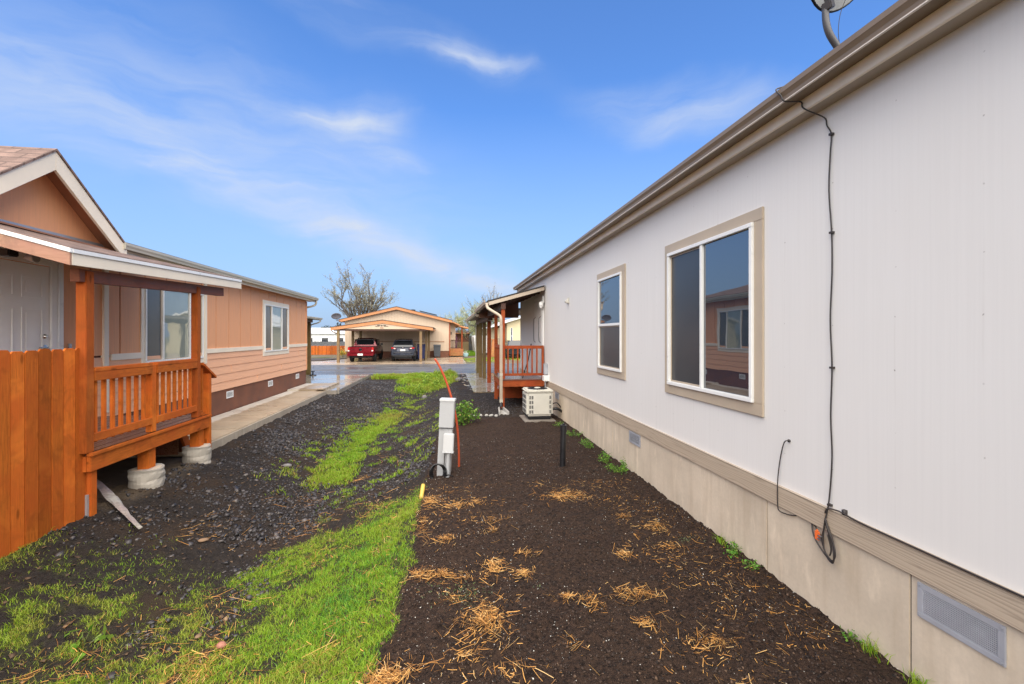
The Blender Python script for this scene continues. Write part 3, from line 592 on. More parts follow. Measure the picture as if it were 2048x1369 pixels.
wl = MB(); wl.lathe([(.055, 0), (.055, .015), (.02, .03)], (XW, 11.12, 2.63), 12, 'x'); wl.lathe([(.03, -.06), (.06, .02), (.05, .08), (.015, .10)], (XW-.09, 11.12, 2.56), 12); wl.box(XW-.1, XW, 11.11, 11.13, 2.64, 2.66)
wl.build('porch_lamp', M['white_vinyl'], wh)
m = MB().box(XW-.10, XW, 10.72, 10.86, .86, 1.12); m.build('meter_box', M['galv'], wh, bevel=.008)
m = MB().box(XW-.14, XW-.0, 10.55, 10.75, .71, .84); m.build('outlet_box', M['white_vinyl'], wh, bevel=.008)
MB().tube([(XW-.03, 10.8, .86), (XW-.05, 10.8, .6), (XW-.045, 10.8, -.1)], .018, 8).tube([(XW-.08, 10.65, .72), (XW-.08, 10.65, -.1)], .012, 8).build('pipe', M['galv'], wh)

# cables on the white wall
def cable(name, label, pts, r, parent=None):
    P = []; pts = [Vector(p) for p in pts]
    for i in range(len(pts)-1):
        p0, p1, p2, p3 = pts[max(i-1, 0)], pts[i], pts[i+1], pts[min(i+2, len(pts)-1)]
        for k in range(5):
            t = k/5; P.append(.5*((2*p1) + (p2-p0)*t + (2*p0-5*p1+4*p2-p3)*t*t + (3*p1-p0-3*p2+p3)*t**3))
    P.append(pts[-1]); return P
c1 = thing('cable', 'long dark cable hanging from the gutter down the white wall into a coil', 'cable', (XW, 2.53, .6))
xa = XW - .011
m = MB().tube(cable('', '', [(2.20, 2.70, 3.45), (2.142, 2.70, 3.425), (2.15, 2.665, 3.37), (2.165, 2.65, 3.325), (XW-.135, 2.635, 3.322), (XW-.133, 2.62, 3.28), (XW-.11, 2.60, 3.248), (xa, 2.58, 3.20), (xa, 2.56, 3.14), (xa, 2.527, 3.07), (xa, 2.535, 2.95), (xa, 2.545, 2.72), (xa, 2.525, 2.45), (xa, 2.522, 2.2), (xa, 2.535, 1.9), (xa, 2.522, 1.6), (xa, 2.532, 1.3), (xa, 2.522, 1.05), (xa, 2.534, .85), (xa-.01, 2.54, .72), (xa-.025, 2.545, .64)], 0), .0047, 6)
m.build('run', M['black_cable'], c1, smooth='all')
for z, y in ((3.07, 2.527), (2.45, 2.525), (1.6, 2.522), (.73, 2.539)): MB().box(xa-.012, XW-.001, y-.013, y+.009, z-.007, z+.006).build('clip', M['black_cable'], c1)
xb = XW - .038
m = MB()
for k, (dy, dz, sy, sz) in enumerate(((0, 0, 1, 1), (.006, -.008, .93, 1.05), (-.006, .006, 1.08, .93))):
    m.tube(cable('', '', [(xb, 2.545, .645), (xb-.006*k, 2.515+dy, .585), (xb-.004*k, 2.485+dy, .52+dz), (xb-.012, 2.462+dy, .455+dz), (xb-.01, 2.475, .405+dz), (xb-.006, 2.51, .405+dz), (xb, 2.55*1, .44), (xb, 2.565-dy, .50+dz), (xb, 2.555, .57), (xb, 2.543, .645)], 0), .0046, 6)
m.tube(cable('', '', [(xb, 2.525, .55), (xb, 2.50, .47), (xb, 2.51, .425)], 0), .005, 6); m.tube(cable('', '', [(xb, 2.56, .53), (xb+.01, 2.60, .515), (XW-.01, 2.66, .555)], 0), .005, 6)
m.tube(cable('', '', [(XW-.01, 2.68, .555), (xb, 2.64, .51), (xb, 2.60, .455), (xb, 2.53, .405)], 0), .005, 6)
m.build('coil', M['black_cable'], c1, smooth='all')
MB().box(xb-.004, xb+.006, 2.592, 2.622, .482, .535).prism([(2.605, .535), (2.612, .547), (2.6, .54)], 'x', xb-.003, xb+.004).build('tag', M['orange_plastic'], c1)
m = MB().lathe([(.007, 0), (.007, .028)], (xb-.004, 2.57, .495), 8, 'y').lathe([(.007, 0), (.007, .028)], (xb-.004, 2.565, .515), 8, 'y'); m.build('connector', M['steel_knob'], c1)
c2 = MB().tube(cable('', '', [(xb, 2.545, .68), (xb-.004, 2.52, .715), (xa-.018, 2.47, .722), (xa-.016, 2.43, .722), (xa-.02, 2.3, .7135), (xa-.02, 2.0, .7135), (xa-.02, 1.5, .7135), (xa-.02, 1, .7135), (xa-.02, -2, .7135)], 0), .0052, 6).box(xa-.012, XW-.002, 2.42, 2.44, .71, .74).build('cable', M['black_cable'], smooth='all')
tag(c2, 'black cable running level along the top of the beige board', 'cable')
c3 = MB().tube(cable('', '', [(XW-.002, 2.887, 1.055), (XW-.025, 2.90, 1.05), (xa-.004, 2.935, 1.01), (xa, 2.965, .92), (xa-.01, 2.975, .8), (xa-.022, 2.97, .68), (xa-.022, 2.966, .56), (xa-.012, 2.962, .53), (xa-.008, 2.93, .527), (xa-.006, 2.86, .538), (XW-.006, 2.82, .55)], 0), .0038, 6).lathe([(.011, 0), (.008, .012)], (XW-.012, 2.887, 1.055), 8, 'x').build('cable', M['black_cable'], smooth='all')
tag(c3, 'short thin cable curling out of a hole in the white wall', 'cable')

# satellite dish standing on the white roof's edge
sd = thing('satellite_dish', 'grey satellite dish on a bent mast at the edge of the white house roof', 'satellite dish', (2.52, 2.62, 3.5))
MB().tube(cable('', '', [(2.56, 2.6, 3.60), (2.50, 2.6, 3.68), (2.445, 2.6, 3.755), (2.42, 2.6, 3.83), (2.415, 2.6, 3.92)], 0), .021, 12).build('mast', M['dish'], sd, smooth='all')
MB().obox((2.56, 2.6, 3.605), (.17, .10, .012), (0, R(-14), 0)).obox((2.55, 2.6, 3.625), (.05, .05, .05), (0, R(-40), 0)).build('foot', M['dish'], sd, bevel=.004)
MB().obox((2.42, 2.585, 3.925), (.05, .06, .05), (0, R(-25), R(20))).obox((2.405, 2.57, 3.945), (.014, .04, .09), (0, R(-25), R(20))).build('bracket', M['dish'], sd, bevel=.006)
dm = Matrix.Translation((2.535, 2.52, 4.225)) @ Euler((R(-62), 0, R(14))).to_matrix().to_4x4()
prof = [(.30*i/8, .055*(i/8)**2) for i in range(1, 9)]; vs = []; fs = []; n = 40
for sgn, off in ((1, 0), (-1, -.008)):
    b0 = len(vs); vs.append(dm @ Vector((0, 0, off)))
    for r_, t_ in prof:
        for j in range(n): a = 2*math.pi*j/n; vs.append(dm @ Vector((r_*math.cos(a)*.94, r_*math.sin(a), t_ + off)))
    for j in range(n): fs.append((b0, b0+1+j, b0+1+(j+1) % n))
    for i in range(7):
        for j in range(n): fs.append((b0+1+i*n+j, b0+1+(i+1)*n+j, b0+1+(i+1)*n+(j+1) % n, b0+1+i*n+(j+1) % n))
nn = 1 + 8*n
for j in range(n): fs.append((1+7*n+j, 1+7*n+(j+1) % n, nn+1+7*n+(j+1) % n, nn+1+7*n+j))
MB().add(vs, fs).build('reflector', M['dish_pale'], sd, smooth=True)
m = MB()
for i in range(n):
    pass
m.tube([dm @ Vector((.30*.94*math.cos(2*math.pi*j/n), .30*math.sin(2*math.pi*j/n), .052)) for j in range(n+1)], .009, 6, False); m.build('rim', M['black_plastic'], sd, smooth='all')
MB().beam((2.485, 2.545, 3.955), (2.60, 2.36, 4.17), .05, .035).build('feed_arm', M['dish'], sd, bevel=.004)
MB().tube(cable('', '', [(2.50, 2.53, 3.95), (2.485, 2.56, 3.86), (2.49, 2.58, 3.75), (2.53, 2.6, 3.64)], 0), .002, 5).build('wire', M['black_cable'], sd)

# ---------------------------------------------------------------- porch of the white house
rp = thing('porch', 'red brown wooden porch with railing and shed roof against the white house', 'porch', (1.8, 11.9, 0))
x0, x1, y0, y1 = 1.29, 2.375, 11.08, 12.86
m = MB()
for i in range(13): m.box(x0-.02+.001, x1, y0-.02 + i*.139, y0-.02 + i*.139 + .134, .695, .727)
m.build('decking', wood('wet grey brown decking', (.20, .13, .10), 'x', .12, .22, .6, True, .6), rp, bevel=.003)
m = MB().box(x0, x1, y0, y0+.04, .53, .692).box(x0, x0+.04, y0+.042, y1, .53, .692).box(x0+.042, x1, y1-.04, y1, .53, .692); m.build('rim_joist', M['red_x'], rp, bevel=.004)
for (x, y, zb, zt) in ((x0+.05, y0+.1, -.1, .53), (x1-.12, y0+.1, -.1, .53), (x0+.05, y1-.1, -.1, .53)): MB().box(x-.045, x+.045, y-.045, y+.045, zb, zt).build('leg', M['red_z'], rp, bevel=.004)
MB().box(1.30, 1.39, y0+.005, y0+.095, .727, 2.55).build('roof_post', M['red_z'], rp, bevel=.005)
MB().box(1.30, 1.39, y1-.1, y1-.01, .727, 2.50).build('roof_post', M['red_z'], rp, bevel=.005)
rl = sub('railing', rp)
MB().box(1.392, x1-.052, y0+.02, y0+.075, 1.475, 1.555).build('top_rail', M['red_x'], rl, bevel=.005)
MB().box(1.392, x1-.052, y0+.03, y0+.065, .80, .86).build('bottom_rail', M['red_x'], rl, bevel=.004)
MB().box(x1-.05, x1, y0+.01, y0+.08, .727, 1.555).build('end_post', M['red_z'], rl, bevel=.004)
for i in range(7): x = 1.47 + i*.122; MB().box(x-.017, x+.017, y0+.03, y0+.064, .86, 1.475).build('baluster', M['red_z'], rl)
rl = sub('railing', rp)
MB().box(1.315, 1.375, y0+.10, y1-.105, 1.475, 1.555).build('top_rail', M['red_y'], rl, bevel=.005)
MB().box(1.33, 1.365, y0+.10, y1-.105, .80, .86).build('bottom_rail', M['red_y'], rl, bevel=.004)
for i in range(12): y = y0+.19 + i*.125; MB().box(1.33, 1.364, y-.017, y+.017, .86, 1.475).build('baluster', M['red_z'], rl)
m = MB()
for k in range(3): m.box(1.45, 2.35, y1+.002+k*.27, y1+.28+k*.27, .50-.18*k, .545-.18*k); m.box(1.45, 2.35, y1+.02+k*.27, y1+.05+k*.27, -.1, .495-.18*k)
m.build('step', M['red_x'], rp, bevel=.004)
# shed roof: eave at x .98, wall at 2.39
RY0, RY1 = 11.0, 15.3
def shed(mb, za, zb, dx0=0., dx1=0., ya=RY0, yb=RY1): return mb.prism([(.98+dx0, za), (2.37+dx1, zb), (2.37+dx1, zb+.03), (.98+dx0, za+.03)], 'y', ya, yb)
shed(MB(), 2.635, 3.03, -.03, .0, RY0-.02).build('roof', M['shingle_dark'], rp)
shed(MB(), 2.603, 2.998, .02, 0, RY0+.03).build('roof_deck', M['soffit'], rp)
m = MB().prism([(.98, 2.545), (2.37, 2.935), (2.37, 3.028), (.98, 2.633)], 'y', RY0-.012, RY0+.028); m.build('rake_board', M['gutter_tan'], rp, bevel=.003)
m = MB()
for y in np.arange(11.6, 15.2, .6): m.prism([(1.02, 2.53), (2.37, 2.91), (2.37, 2.995), (1.02, 2.61)], 'y', y, y+.04)
m.build('rafters', M['brown_y'], rp)
MB().box(1.29, 1.40, RY0+.05, RY1, 2.46, 2.60).build('beam', M['brown_y'], rp)
MB().prism([(1.02, 2.41), (2.38, 2.41), (2.38, 2.99), (1.02, 2.60)], 'y', RY1-.06, RY1-.02).build('end_panel', M['soffit'], rp)
g = MB().prism(gutter_profile(.978, -1, 2.585, .11, .085), 'y', RY0-.02, RY1).build('gutter', M['gutter_tan'], rp)
MB().tube(cable('', '', [(.93, 10.99, 2.60), (.93, 10.98, 2.53), (.955, 10.95, 2.47), (1.05, 10.88, 2.40), (1.17, 10.8, 2.32), (1.235, 10.76, 2.26), (1.25, 10.74, 2.18), (1.25, 10.74, 2.05)], 0), .036, 10).build('downspout_bend', M['gutter_tan'], rp, smooth='all')
MB().box(1.215, 1.285, 10.70, 10.775, .19, 2.06).build('downspout', M['gutter_tan'], rp, bevel=.01)
MB().box(1.212, 1.288, 10.697, 10.778, .84, .90).build('strap', M['gutter_cream'], rp)
MB().box(1.212, 1.288, 10.697, 10.778, .20, .27).build('strap', M['gutter_cream'], rp)
m = MB().tube([(1.25, 10.735, .20), (1.25, 10.70, .10)], .042, 10); m.build('boot', M['black_plastic'], rp)
m = MB(); m.prism([(1.13, 10.15), (1.37, 10.15), (1.31, 10.75), (1.19, 10.75)], 'z', -.03, .02)
m.beam((1.145, 10.15, .045), (1.20, 10.75, .06), .035, .07).beam((1.355, 10.15, .045), (1.30, 10.75, .06), .035, .07)
sb = m.build('splash_block', M['precast'], bevel=.006); tag(sb, 'pale concrete splash block under the porch downspout', 'splash block')
m = MB().tube([(1.85, 11.22, .735), (1.99, 11.16, 1.2), (2.06, 11.14, 1.6)], .014, 7); st = m.build('broom_handle', M['black_plastic']); tag(st, 'thin dark stick leaning against the red porch railing', 'stick')

# ---------------------------------------------------------------- carport past the porch
cp = thing('carport', 'carport on olive posts joined to the far end of the red porch', 'carport', (1.6, 19, 0))
m = MB()
m.prism([(.93, 2.545), (4.6, 2.98), (4.6, 3.01), (.93, 2.575)], 'y', 15.32, 22.4); m.build('roof', M['shingle_dark'], cp)
m = MB(); m.prism([(.96, 2.515), (4.6, 2.945), (4.6, 2.978), (.96, 2.543)], 'y', 15.36, 22.36); m.build('roof_deck', M['soffit'], cp)
MB().prism(gutter_profile(.945, -1, 2.49, .11, .085), 'y', 15.31, 22.42).build('gutter', M['gutter_tan'], cp)
MB().prism([(.94, 2.45), (4.6, 2.88), (4.6, 2.944), (.94, 2.542)], 'y', 15.325, 15.355).build('rake_board', M['gutter_tan'], cp)
MB().box(1.33, 1.50, 15.4, 22.2, 2.34, 2.54).build('beam', M['brown_y'], cp)
for y, x, mt in ((17.2, 1.54, 'red_z'), (19.04, 1.50, 'olive_z'), (19.42, 1.37, 'olive_z'), (22.0, 1.42, 'olive_z'), (22.0, 4.3, 'olive_z')): MB().box(x-.07, x+.07, y-.07, y+.07, -.02, 2.36).build('post', M[mt], cp, bevel=.006)
MB().tube(cable('', '', [(.89, 22.2, 2.5), (.9, 22.2, 2.42), (1.0, 22.2, 2.34), (1.25, 22.2, 2.27), (1.33, 22.2, 2.2), (1.34, 22.2, 1.5), (1.34, 22.2, .05)], 0), .03, 8).build('downspout', M['gutter_cream'], cp, smooth='all')
# ---------------------------------------------------------------- things standing on the soil
ac = thing('air_conditioner', 'cream air conditioner unit with louvred corners on a concrete pad', 'air conditioner', (1.9, 9.53, .03))
ax0, ax1, ay0, ay1 = 1.62, 2.19, 9.28, 9.85
MB().box(ax0+.035, ax1-.035, ay0+.035, ay1-.035, .035, .11).build('base', M['black_plastic'], ac, bevel=.02)
MB().box(ax0, ax1, ay0, ay1, .105, .63).build('body', M['ac_body'], ac, bevel=.045)
m = MB(); m.box(ax0-.012, ax1+.012, ay0-.012, ay1+.012, .60, .66); m.build('lid', M['ac_body'], ac, bevel=.028)
cx, cy = (ax0+ax1)/2, (ay0+ay1)/2
MB().lathe([(.215, .655), (.215, .667)], (cx, cy, 0), 28).build('fan_opening', M['dark_void'], ac)
m = MB()
for r in (.06, .09, .12, .15, .18, .21): m.tube([(cx+r*math.cos(a*math.pi/14), cy+r*math.sin(a*math.pi/14), .674) for a in range(29)], .0028, 5, False)
for k in range(8): a = k*math.pi/4; m.tube([(cx+.05*math.cos(a), cy+.05*math.sin(a), .672), (cx+.215*math.cos(a), cy+.215*math.sin(a), .668)], .003, 5)
m.build('fan_grille', M['black_plastic'], ac)
MB().lathe([(.07, .668), (.07, .682), (.05, .688)], (cx, cy, 0), 18).build('motor_cap', M['ac_body'], ac, bevel=.003)
m = MB()
for zz in (.17, .27, .37, .47):
    for xx in (ax0+.055, ax0+.105):
        for j in range(4): m.box(xx, xx+.036, ay0-.004, ay0+.01, zz+j*.018, zz+j*.018+.011)
    for j in range(4):
        m.box(ax1-.085, ax1-.05, ay0-.004, ay0+.01, zz+j*.018, zz+j*.018+.011); m.box(ax0-.004, ax0+.01, ay0+.06, ay0+.10, zz+j*.018, zz+j*.018+.011)
        for k in range(4): m.box(ax0-.004, ax0+.01, ay0+.15+k*.09, ay0+.22+k*.09, zz+j*.018, zz+j*.018+.011)
m.build('louvre', M['dark_void'], ac)
m = MB()
for i in range(7): x = ax0+.19 + i*.045; m.box(x, x+.006, ay0-.003, ay0+.01, .16, .57)
m.build('rib', M['ac_body'], ac)
MB().tube(cable('', '', [(ax1-.03, 9.42, .22), (2.26, 9.36, .25), (2.33, 9.35, .23), (2.40, 9.37, .18)], 0), .028, 8).tube(cable('', '', [(ax1-.03, 9.5, .30), (2.3, 9.45, .36), (2.40, 9.46, .25)], 0), .013, 6).build('refrigerant_line', M['black_plastic'], ac, smooth='all')
pd = MB().box(1.56, 2.22, 9.13, 9.92, -.02, .033).build('equipment_pad', M['pad'], bevel=.008); tag(pd, 'flat concrete pad under the air conditioner', 'concrete pad')

up = thing('utility_pedestal', 'leaning pale grey utility pedestal beside the red orange conduit', 'utility pedestal', (-.06, 5.85, 0))
# built upright around its own foot, then tipped
def tip(mb, rx=-3.5, ry=2.6, c=(-.06, 5.85, 0)):
    A = Matrix.Translation(c) @ Euler((R(rx), R(ry), R(-6))).to_matrix().to_4x4() @ Matrix.Translation((-c[0], -c[1], -c[2]))
    mb.v = [tuple(A @ Vector(p)) for p in mb.v]; return mb
tip(MB().box(-.145, .025, 5.79, 5.93, -.08, .95)).build('post', M['grey_paint'], up, bevel=.006)
m = MB().box(-.150, .036, 5.765, 5.95, .62, .975); tip(m).build('hood', M['grey_paint'], up, bevel=.008)
m = MB().box(-.155, .042, 5.755, 5.96, .955, .99); tip(m).build('cap', M['grey_light'], up, bevel=.006)
tip(MB().box(-.151, .037, 5.762, 5.766, .612, .620)).build('seam', M['dark_void'], up)
m = MB()
for x, z in ((-.09, .80), (-.02, .80), (-.055, .88), (-.09, .88), (-.055, .72)): m.lathe([(.005, 0), (.005, .004)], (x, 5.761, z), 8, 'y')
tip(m).build('screw', M['galv'], up)
m = MB().box(-.075, .055, 5.70, 5.79, .325, .555); tip(m).build('terminal_box', M['grey_light'], up, bevel=.008)
m = MB().box(-.08, .06, 5.695, 5.79, .318, .332); tip(m).build('box_lip', M['grey_light'], up, bevel=.003)
m = MB().tube([(-.005, 5.745, .33), (-.005, 5.745, -.06)], .027, 10); tip(m).build('riser_pipe', M['grey_paint'], up, smooth=True)
m = MB().tube([(-.052, 5.74, .33), (-.055, 5.75, .1), (-.05, 5.75, -.03)], .006, 6); tip(m).build('wire', M['black_cable'], up)
m = MB()
for k in range(5): m.tube([(-.13 + (.07 + .008*k)*math.cos(a*math.pi/12)*1.0, 5.745 - .012*k + .01*math.sin(a), .075 + .105*math.sin(a*math.pi/12) + .004*k) for a in range(25)], .0095, 6, False)
m.tube(cable('', '', [(-.05, 5.72, .03), (0, 5.70, .055), (.055, 5.71, .03), (.06, 5.75, -.02)], 0), .008, 6)
cc = m.build('cable_coil', M['black_plastic'], smooth='all'); tag(cc, 'black cable coil leaning at the foot of the grey pedestal', 'cable coil')
cd = MB().tube(cable('', '', [(.142, 6.2, -.08), (.142, 6.2, .02), (.138, 6.2, .274), (.115, 6.2, .583), (.066, 6.2, .857), (-.027, 6.2, 1.166), (-.115, 6.2, 1.371), (-.185, 6.2, 1.49)], 0), .015, 10).build('conduit', M['conduit'], smooth='all')
tag(cd, 'red orange plastic conduit bending up out of the soil', 'conduit')
bp = thing('vent_pipe', 'black upright pipe with a screw cap standing in the soil', 'pipe', (1.545, 6.0, 0))
MB().tube([(1.54, 6.0, -.1), (1.564, 6.02, .545)], .040, 18).build('pipe', M['black_plastic'], bp, smooth=True)
m = MB().tube([(1.5632, 6.0195, .50), (1.5655, 6.021, .575)], .047, 18).obox((1.566, 6.021, .585), (.03, .03, .025)); m.build('cap', M['black_plastic'], bp, smooth=True)
yp = MB().tube([(-.30, 5.08, -.04), (-.298, 5.12, .01), (-.289, 5.24, .075), (-.287, 5.26, .085)], .024, 12).build('pipe_stub', M['yellow'], smooth='all'); tag(yp, 'short yellow pipe poking out at the grass edge', 'pipe')

# driftwood, board, rocks
m = MB(); prof = []
for i in range(13):
    t = i/12; prof.append((Vector((-4.12, 5.93, .09)).lerp(Vector((-3.10, 5.05, -.16)), t), .024 + .017*math.sin(min(1, t*1.3)*math.pi) - .010*t))
vs = []; rr = random.Random(3)
for p, w in prof:
    for j in range(8): a = j*math.pi/4; vs.append((p.x + w*1.15*math.cos(a)*.75 + rr.uniform(-.008, .008), p.y + w*1.15*math.cos(a)*.75, p.z + .01 + w*.55*math.sin(a) + rr.uniform(-.006, .006)))
fs = [(i*8+j, i*8+(j+1) % 8, (i+1)*8+(j+1) % 8, (i+1)*8+j) for i in range(12) for j in range(8)] + [tuple(range(8)), tuple(range(96, 104))]
lw = m.add(vs, fs).build('driftwood', M['driftwood']); tag(lw, 'weathered grey broken log lying beside the end of the orange fence', 'log')
bd = MB().obox((-1.55, 2.63, float(H(-1.55, 2.63))+.02), (.15, .035, .022), (0, R(8), R(-36))).build('wood_offcut', M['driftwood'], bevel=.002); tag(bd, 'small grey brown wood offcut lying in the front grass', 'offcut')
M['rock'] = pmat('pale brown rock', (.30, .24, .19), .75, .3, 7, .6, 30, bdist=.01)
M['rock_grey'] = pmat('dark grey rock', (.16, .15, .15), .6, .35, 7, .6, 30, bdist=.01)
M['bark_tan'] = pmat('tan bark', (.20, .125, .075), .8, .35, 20, .6, 60)
M['rock_red'] = pmat('reddish pebble', (.36, .15, .10), .6, .2, 9, .4, 40)
def rock(x, y, r, mat, label, seed, dz=0, cat='rock'):
    z = float(H(x, y)); o = MB().blob((x, y, z + r[2]*.45 + dz), r, seed, 2, .3).build('rock', M[mat]); tag(o, label, cat); return o
rock(.0, 9.9, (.17, .10, .06), 'rock', 'flat brown rock at the soil edge beyond the pedestal', 1)
rock(.42, 17.9, (.14, .12, .11), 'rock_grey', 'dark rock beside the wet slab edge', 2)
rock(-.85, 16.3, (.085, .07, .07), 'rock_grey', 'bluish grey rock at the end of the far weeds', 3)
rock(-2.72, 8.1, (.075, .05, .035), 'rock_grey', 'pale purplish stone alone on the dark slope', 4)
rock(-1.58, 3.42, (.033, .026, .022), 'rock_red', 'small reddish pebble among the front grass', 5, .012)
rock(-1.83, 3.62, (.024, .032, .010), 'bark_tan', 'small pale stone in the grass near the reddish pebble', 6, .012)
rock(-2.55, 5.15, (.05, .035, .016), 'bark_tan', 'pale bark piece on the mulch near the grey log', 7, .01)
for i, (x, y, r) in enumerate(((.36, 10.02, .045), (.47, 10.06, .05), (.56, 10.02, .06), (.70, 10.04, .05), (.84, 10.05, .04), (.95, 10.02, .05), (1.06, 10.0, .045))):
    o = MB().blob((x, y, r*.4), (r, r*.8, r*.75), 20+i, 2, .25).build('border_stone', M['precast']); tag(o, 'small pale stone in the row edging the gravel before the splash block', 'stone', 'pale stones edging the gravel')

# leafy plants
M['leaf'] = leaf_mat('bush leaves', [(0, (.06, .14, .02)), (.5, (.12, .25, .03)), (.85, (.22, .34, .05)), (.95, (.30, .12, .05)), (1, (.30, .10, .05))])
M['weed'] = leaf_mat('weed leaves', [(0, (.05, .16, .02)), (.6, (.12, .30, .03)), (1, (.25, .38, .06))])
M['stem'] = pmat('green stem', (.10, .12, .04), .6)
def leaves(name, C, size, tint, mat, parent=None, rng=None, droop=.2):
    rng = rng or RNG; n = len(C); d = rng.normal(0, 1, (n, 3)); d[:, 2] = np.abs(d[:, 2])*.6 + droop; d /= np.linalg.norm(d, axis=1)[:, None]
    s = np.cross(d, rng.normal(0, 1, (n, 3))); s /= np.linalg.norm(s, axis=1)[:, None]; L = size[:, None]
    V = np.stack([C - d*L*.5, C + s*L*.30, C + d*L*.5, C - s*L*.30], 1); F = np.arange(n*4)
    return raw_mesh(name, V.reshape(-1, 3), F, np.full(n, 4), mat, {'tint': np.repeat(tint, 4)}, parent)
def bush(name, label, cat, c, r, n, leaf, mat='leaf', nst=14, group=None, tone=0):
    t = thing(name, label, cat, c, group); rng = np.random.default_rng(int(abs(c[0]*97 + c[1]*31)*10) + n)
    m = MB(); tips = []
    for k in range(nst):
        a = rng.random()*6.283; q = rng.random()**.6; e = Vector((c[0] + r[0]*q*math.cos(a), c[1] + r[1]*q*math.sin(a), c[2] + r[2]*(1 - .55*q*q)*(.75 + .3*rng.random())))
        b = Vector((c[0] + r[0]*.12*math.cos(a), c[1] + r[1]*.12*math.sin(a), c[2] - .03)); mid = b.lerp(e, .55) + Vector((0, 0, r[2]*.12)); m.tube([b, mid, e], [.006, .004, .002], 5); tips.append((b, mid, e))
    m.build('stem', M['stem'], t)
    C = []; 
    for _ in range(n):
        b, mid, e = tips[rng.integers(len(tips))]; u = .25 + .8*rng.random(); p = (b.lerp(mid, u*2) if u < .5 else mid.lerp(e, u*2-1)); C.append((p.x + rng.normal(0, leaf*.9), p.y + rng.normal(0, leaf*.9), max(c[2]+.005, p.z + rng.normal(0, leaf*.7))))
    leaves('foliage', np.array(C), leaf*(.6 + .8*rng.random(n)), np.clip(rng.normal(.45 + tone, .24, n), 0, 1), M[mat], t, rng); return t
bush('shrub', 'bright green shrub with reddish leaf tips behind the grey pedestal', 'shrub', (.26, 9.2, -.02), (.40, .34, .50), 900, .050, 'leaf', 26)
for (x, y, r, n, lb) in ((2.22, 5.62, .19, 420, 'leafy green weed clump at the skirting under the middle floor vent'), (2.24, 6.15, .16, 240, 'thin weed at the skirting seam beyond the middle floor vent'), (2.22, 6.95, .18, 260, 'weed at the skirting between the black pipe and the narrow window'),
                         (2.20, 7.75, .16, 200, 'small weed at the skirting, second from the air conditioner'), (2.18, 8.65, .13, 120, 'yellowish weed at the corner of the concrete pad'), (2.33, 3.42, .09, 150, 'green weed at the skirting below the beige window casing'),
                         (2.32, 3.15, .07, 100, 'low weed at the skirting below the hanging cable coil'), (2.36, 2.36, .05, 50, 'tiny weed at the skirting near the grey floor vent')):
    bush('weed', lb, 'weed', (x, y, .0), (r, r*1.25, r*.9), n, .022, 'weed', 9, 'weeds along the skirting', .15)
for (x, y, h_, lb) in ((2.36, 2.22, .10, 'grassy tuft at the skirting before the big grey floor vent'), (2.33, 3.6, .09, 'thin grass tuft at the skirting under the wide window'), (2.37, 1.98, .08, 'grassy tuft at the skirting right below the big grey floor vent')):
    k = 46; pts = np.stack([x + RNG.normal(0, .018, k), y + RNG.normal(0, .03, k)], 1); o = blades('grass_tuft', pts, h_*(.5 + .7*RNG.random(k)), .004 + .002*RNG.random(k), .8, np.clip(RNG.normal(.5, .25, k), 0, 1), M['grass']); tag(o, lb, 'grass tuft', 'grass tufts along the skirting')
# leafy weeds where the ditch meets the road
nw = 5200; cen = scatter(34, -2.0, .15, 17.3, 21.5, lambda x, y: ss(-2.3, -1.2, x + .4*(y - 19)*.3)*.9 + 0*x, RNG); k = RNG.integers(len(cen), size=nw); rad = .16 + .16*RNG.random(len(cen)); hgt = .14 + .24*RNG.random(len(cen)); tn = RNG.normal(.5, .2, len(cen))
C = RNG.normal(0, .5, (nw, 3)); C[:, 2] = np.abs(RNG.random(nw)); C[:, 0] = cen[k, 0] + C[:, 0]*rad[k]; C[:, 1] = cen[k, 1] + C[:, 1]*rad[k]*1.2; C[:, 2] = H(C[:, 0], C[:, 1]) + C[:, 2]*hgt[k]*np.clip(1.15 - ((C[:, 0]-cen[k, 0])**2 + (C[:, 1]-cen[k, 1])**2)/rad[k]**2, .25, 1)
o = leaves('leafy_weeds', C, .035 + .05*RNG.random(nw), np.clip(tn[k] + RNG.normal(0, .16, nw), 0, 1), leaf_mat('ditch weed leaves', [(0, (.10, .17, .03)), (.4, (.22, .36, .035)), (.8, (.40, .48, .06)), (1, (.52, .44, .10))]), None, None, .5); o['kind'] = 'stuff'; tag(o, 'yellow green leafy weeds filling the ditch end by the road', 'weeds')
bush('dock_weed', 'broad leaved light green weed in the mulch before the orange fence', 'weed', (-2.55, 3.55, float(H(-2.55, 3.55))), (.13, .12, .06), 26, .075, 'weed', 8, None, .35)
# ---------------------------------------------------------------- brown house
bh = thing('manufactured_house', 'terracotta sided house with cream trim, gabled entry and brown skirting', 'house', (-5.2, 10, 0))
XL = -5.2
MB().box(-13, XL-.026, 1, 17.52, .5, 3.16).build('wall_core', M['groove'], bh)
m = MB(); ys_ = [1.0] + [y for y in np.arange(5.0, 17.5, .6)] + [17.54]
for a, b in zip(ys_, ys_[1:]): m.box(XL-.03, XL, a+.012, b-.012, 1.50, 3.08)
m.build('panel_siding', M['wall_tan'], bh, bevel=.002)
m = MB()
for i in range(5):
    z = .545 + i*.184; m.prism([(XL-.04, z), (XL+.016, z), (XL+.016, z+.006), (XL+.002, z+.188), (XL-.04, z+.188)], 'y', 1, 17.545)
m.build('lap_siding', M['lap_tan_lit'], bh)
m = MB()
for y, i in ((9.5, 0), (13.2, 0), (15.0, 1), (11.7, 2), (16.6, 3)): m.box(XL+.0, XL+.0165, y, y+.002, .548+i*.184, .548+i*.184+.17)
m.build('board_joint', M['lap_tan_lit'], bh)
MB().box(-12.9, XL-.01, 1, 17.5, -.2, .56).build('skirting', M['skirt_brown'], bh)
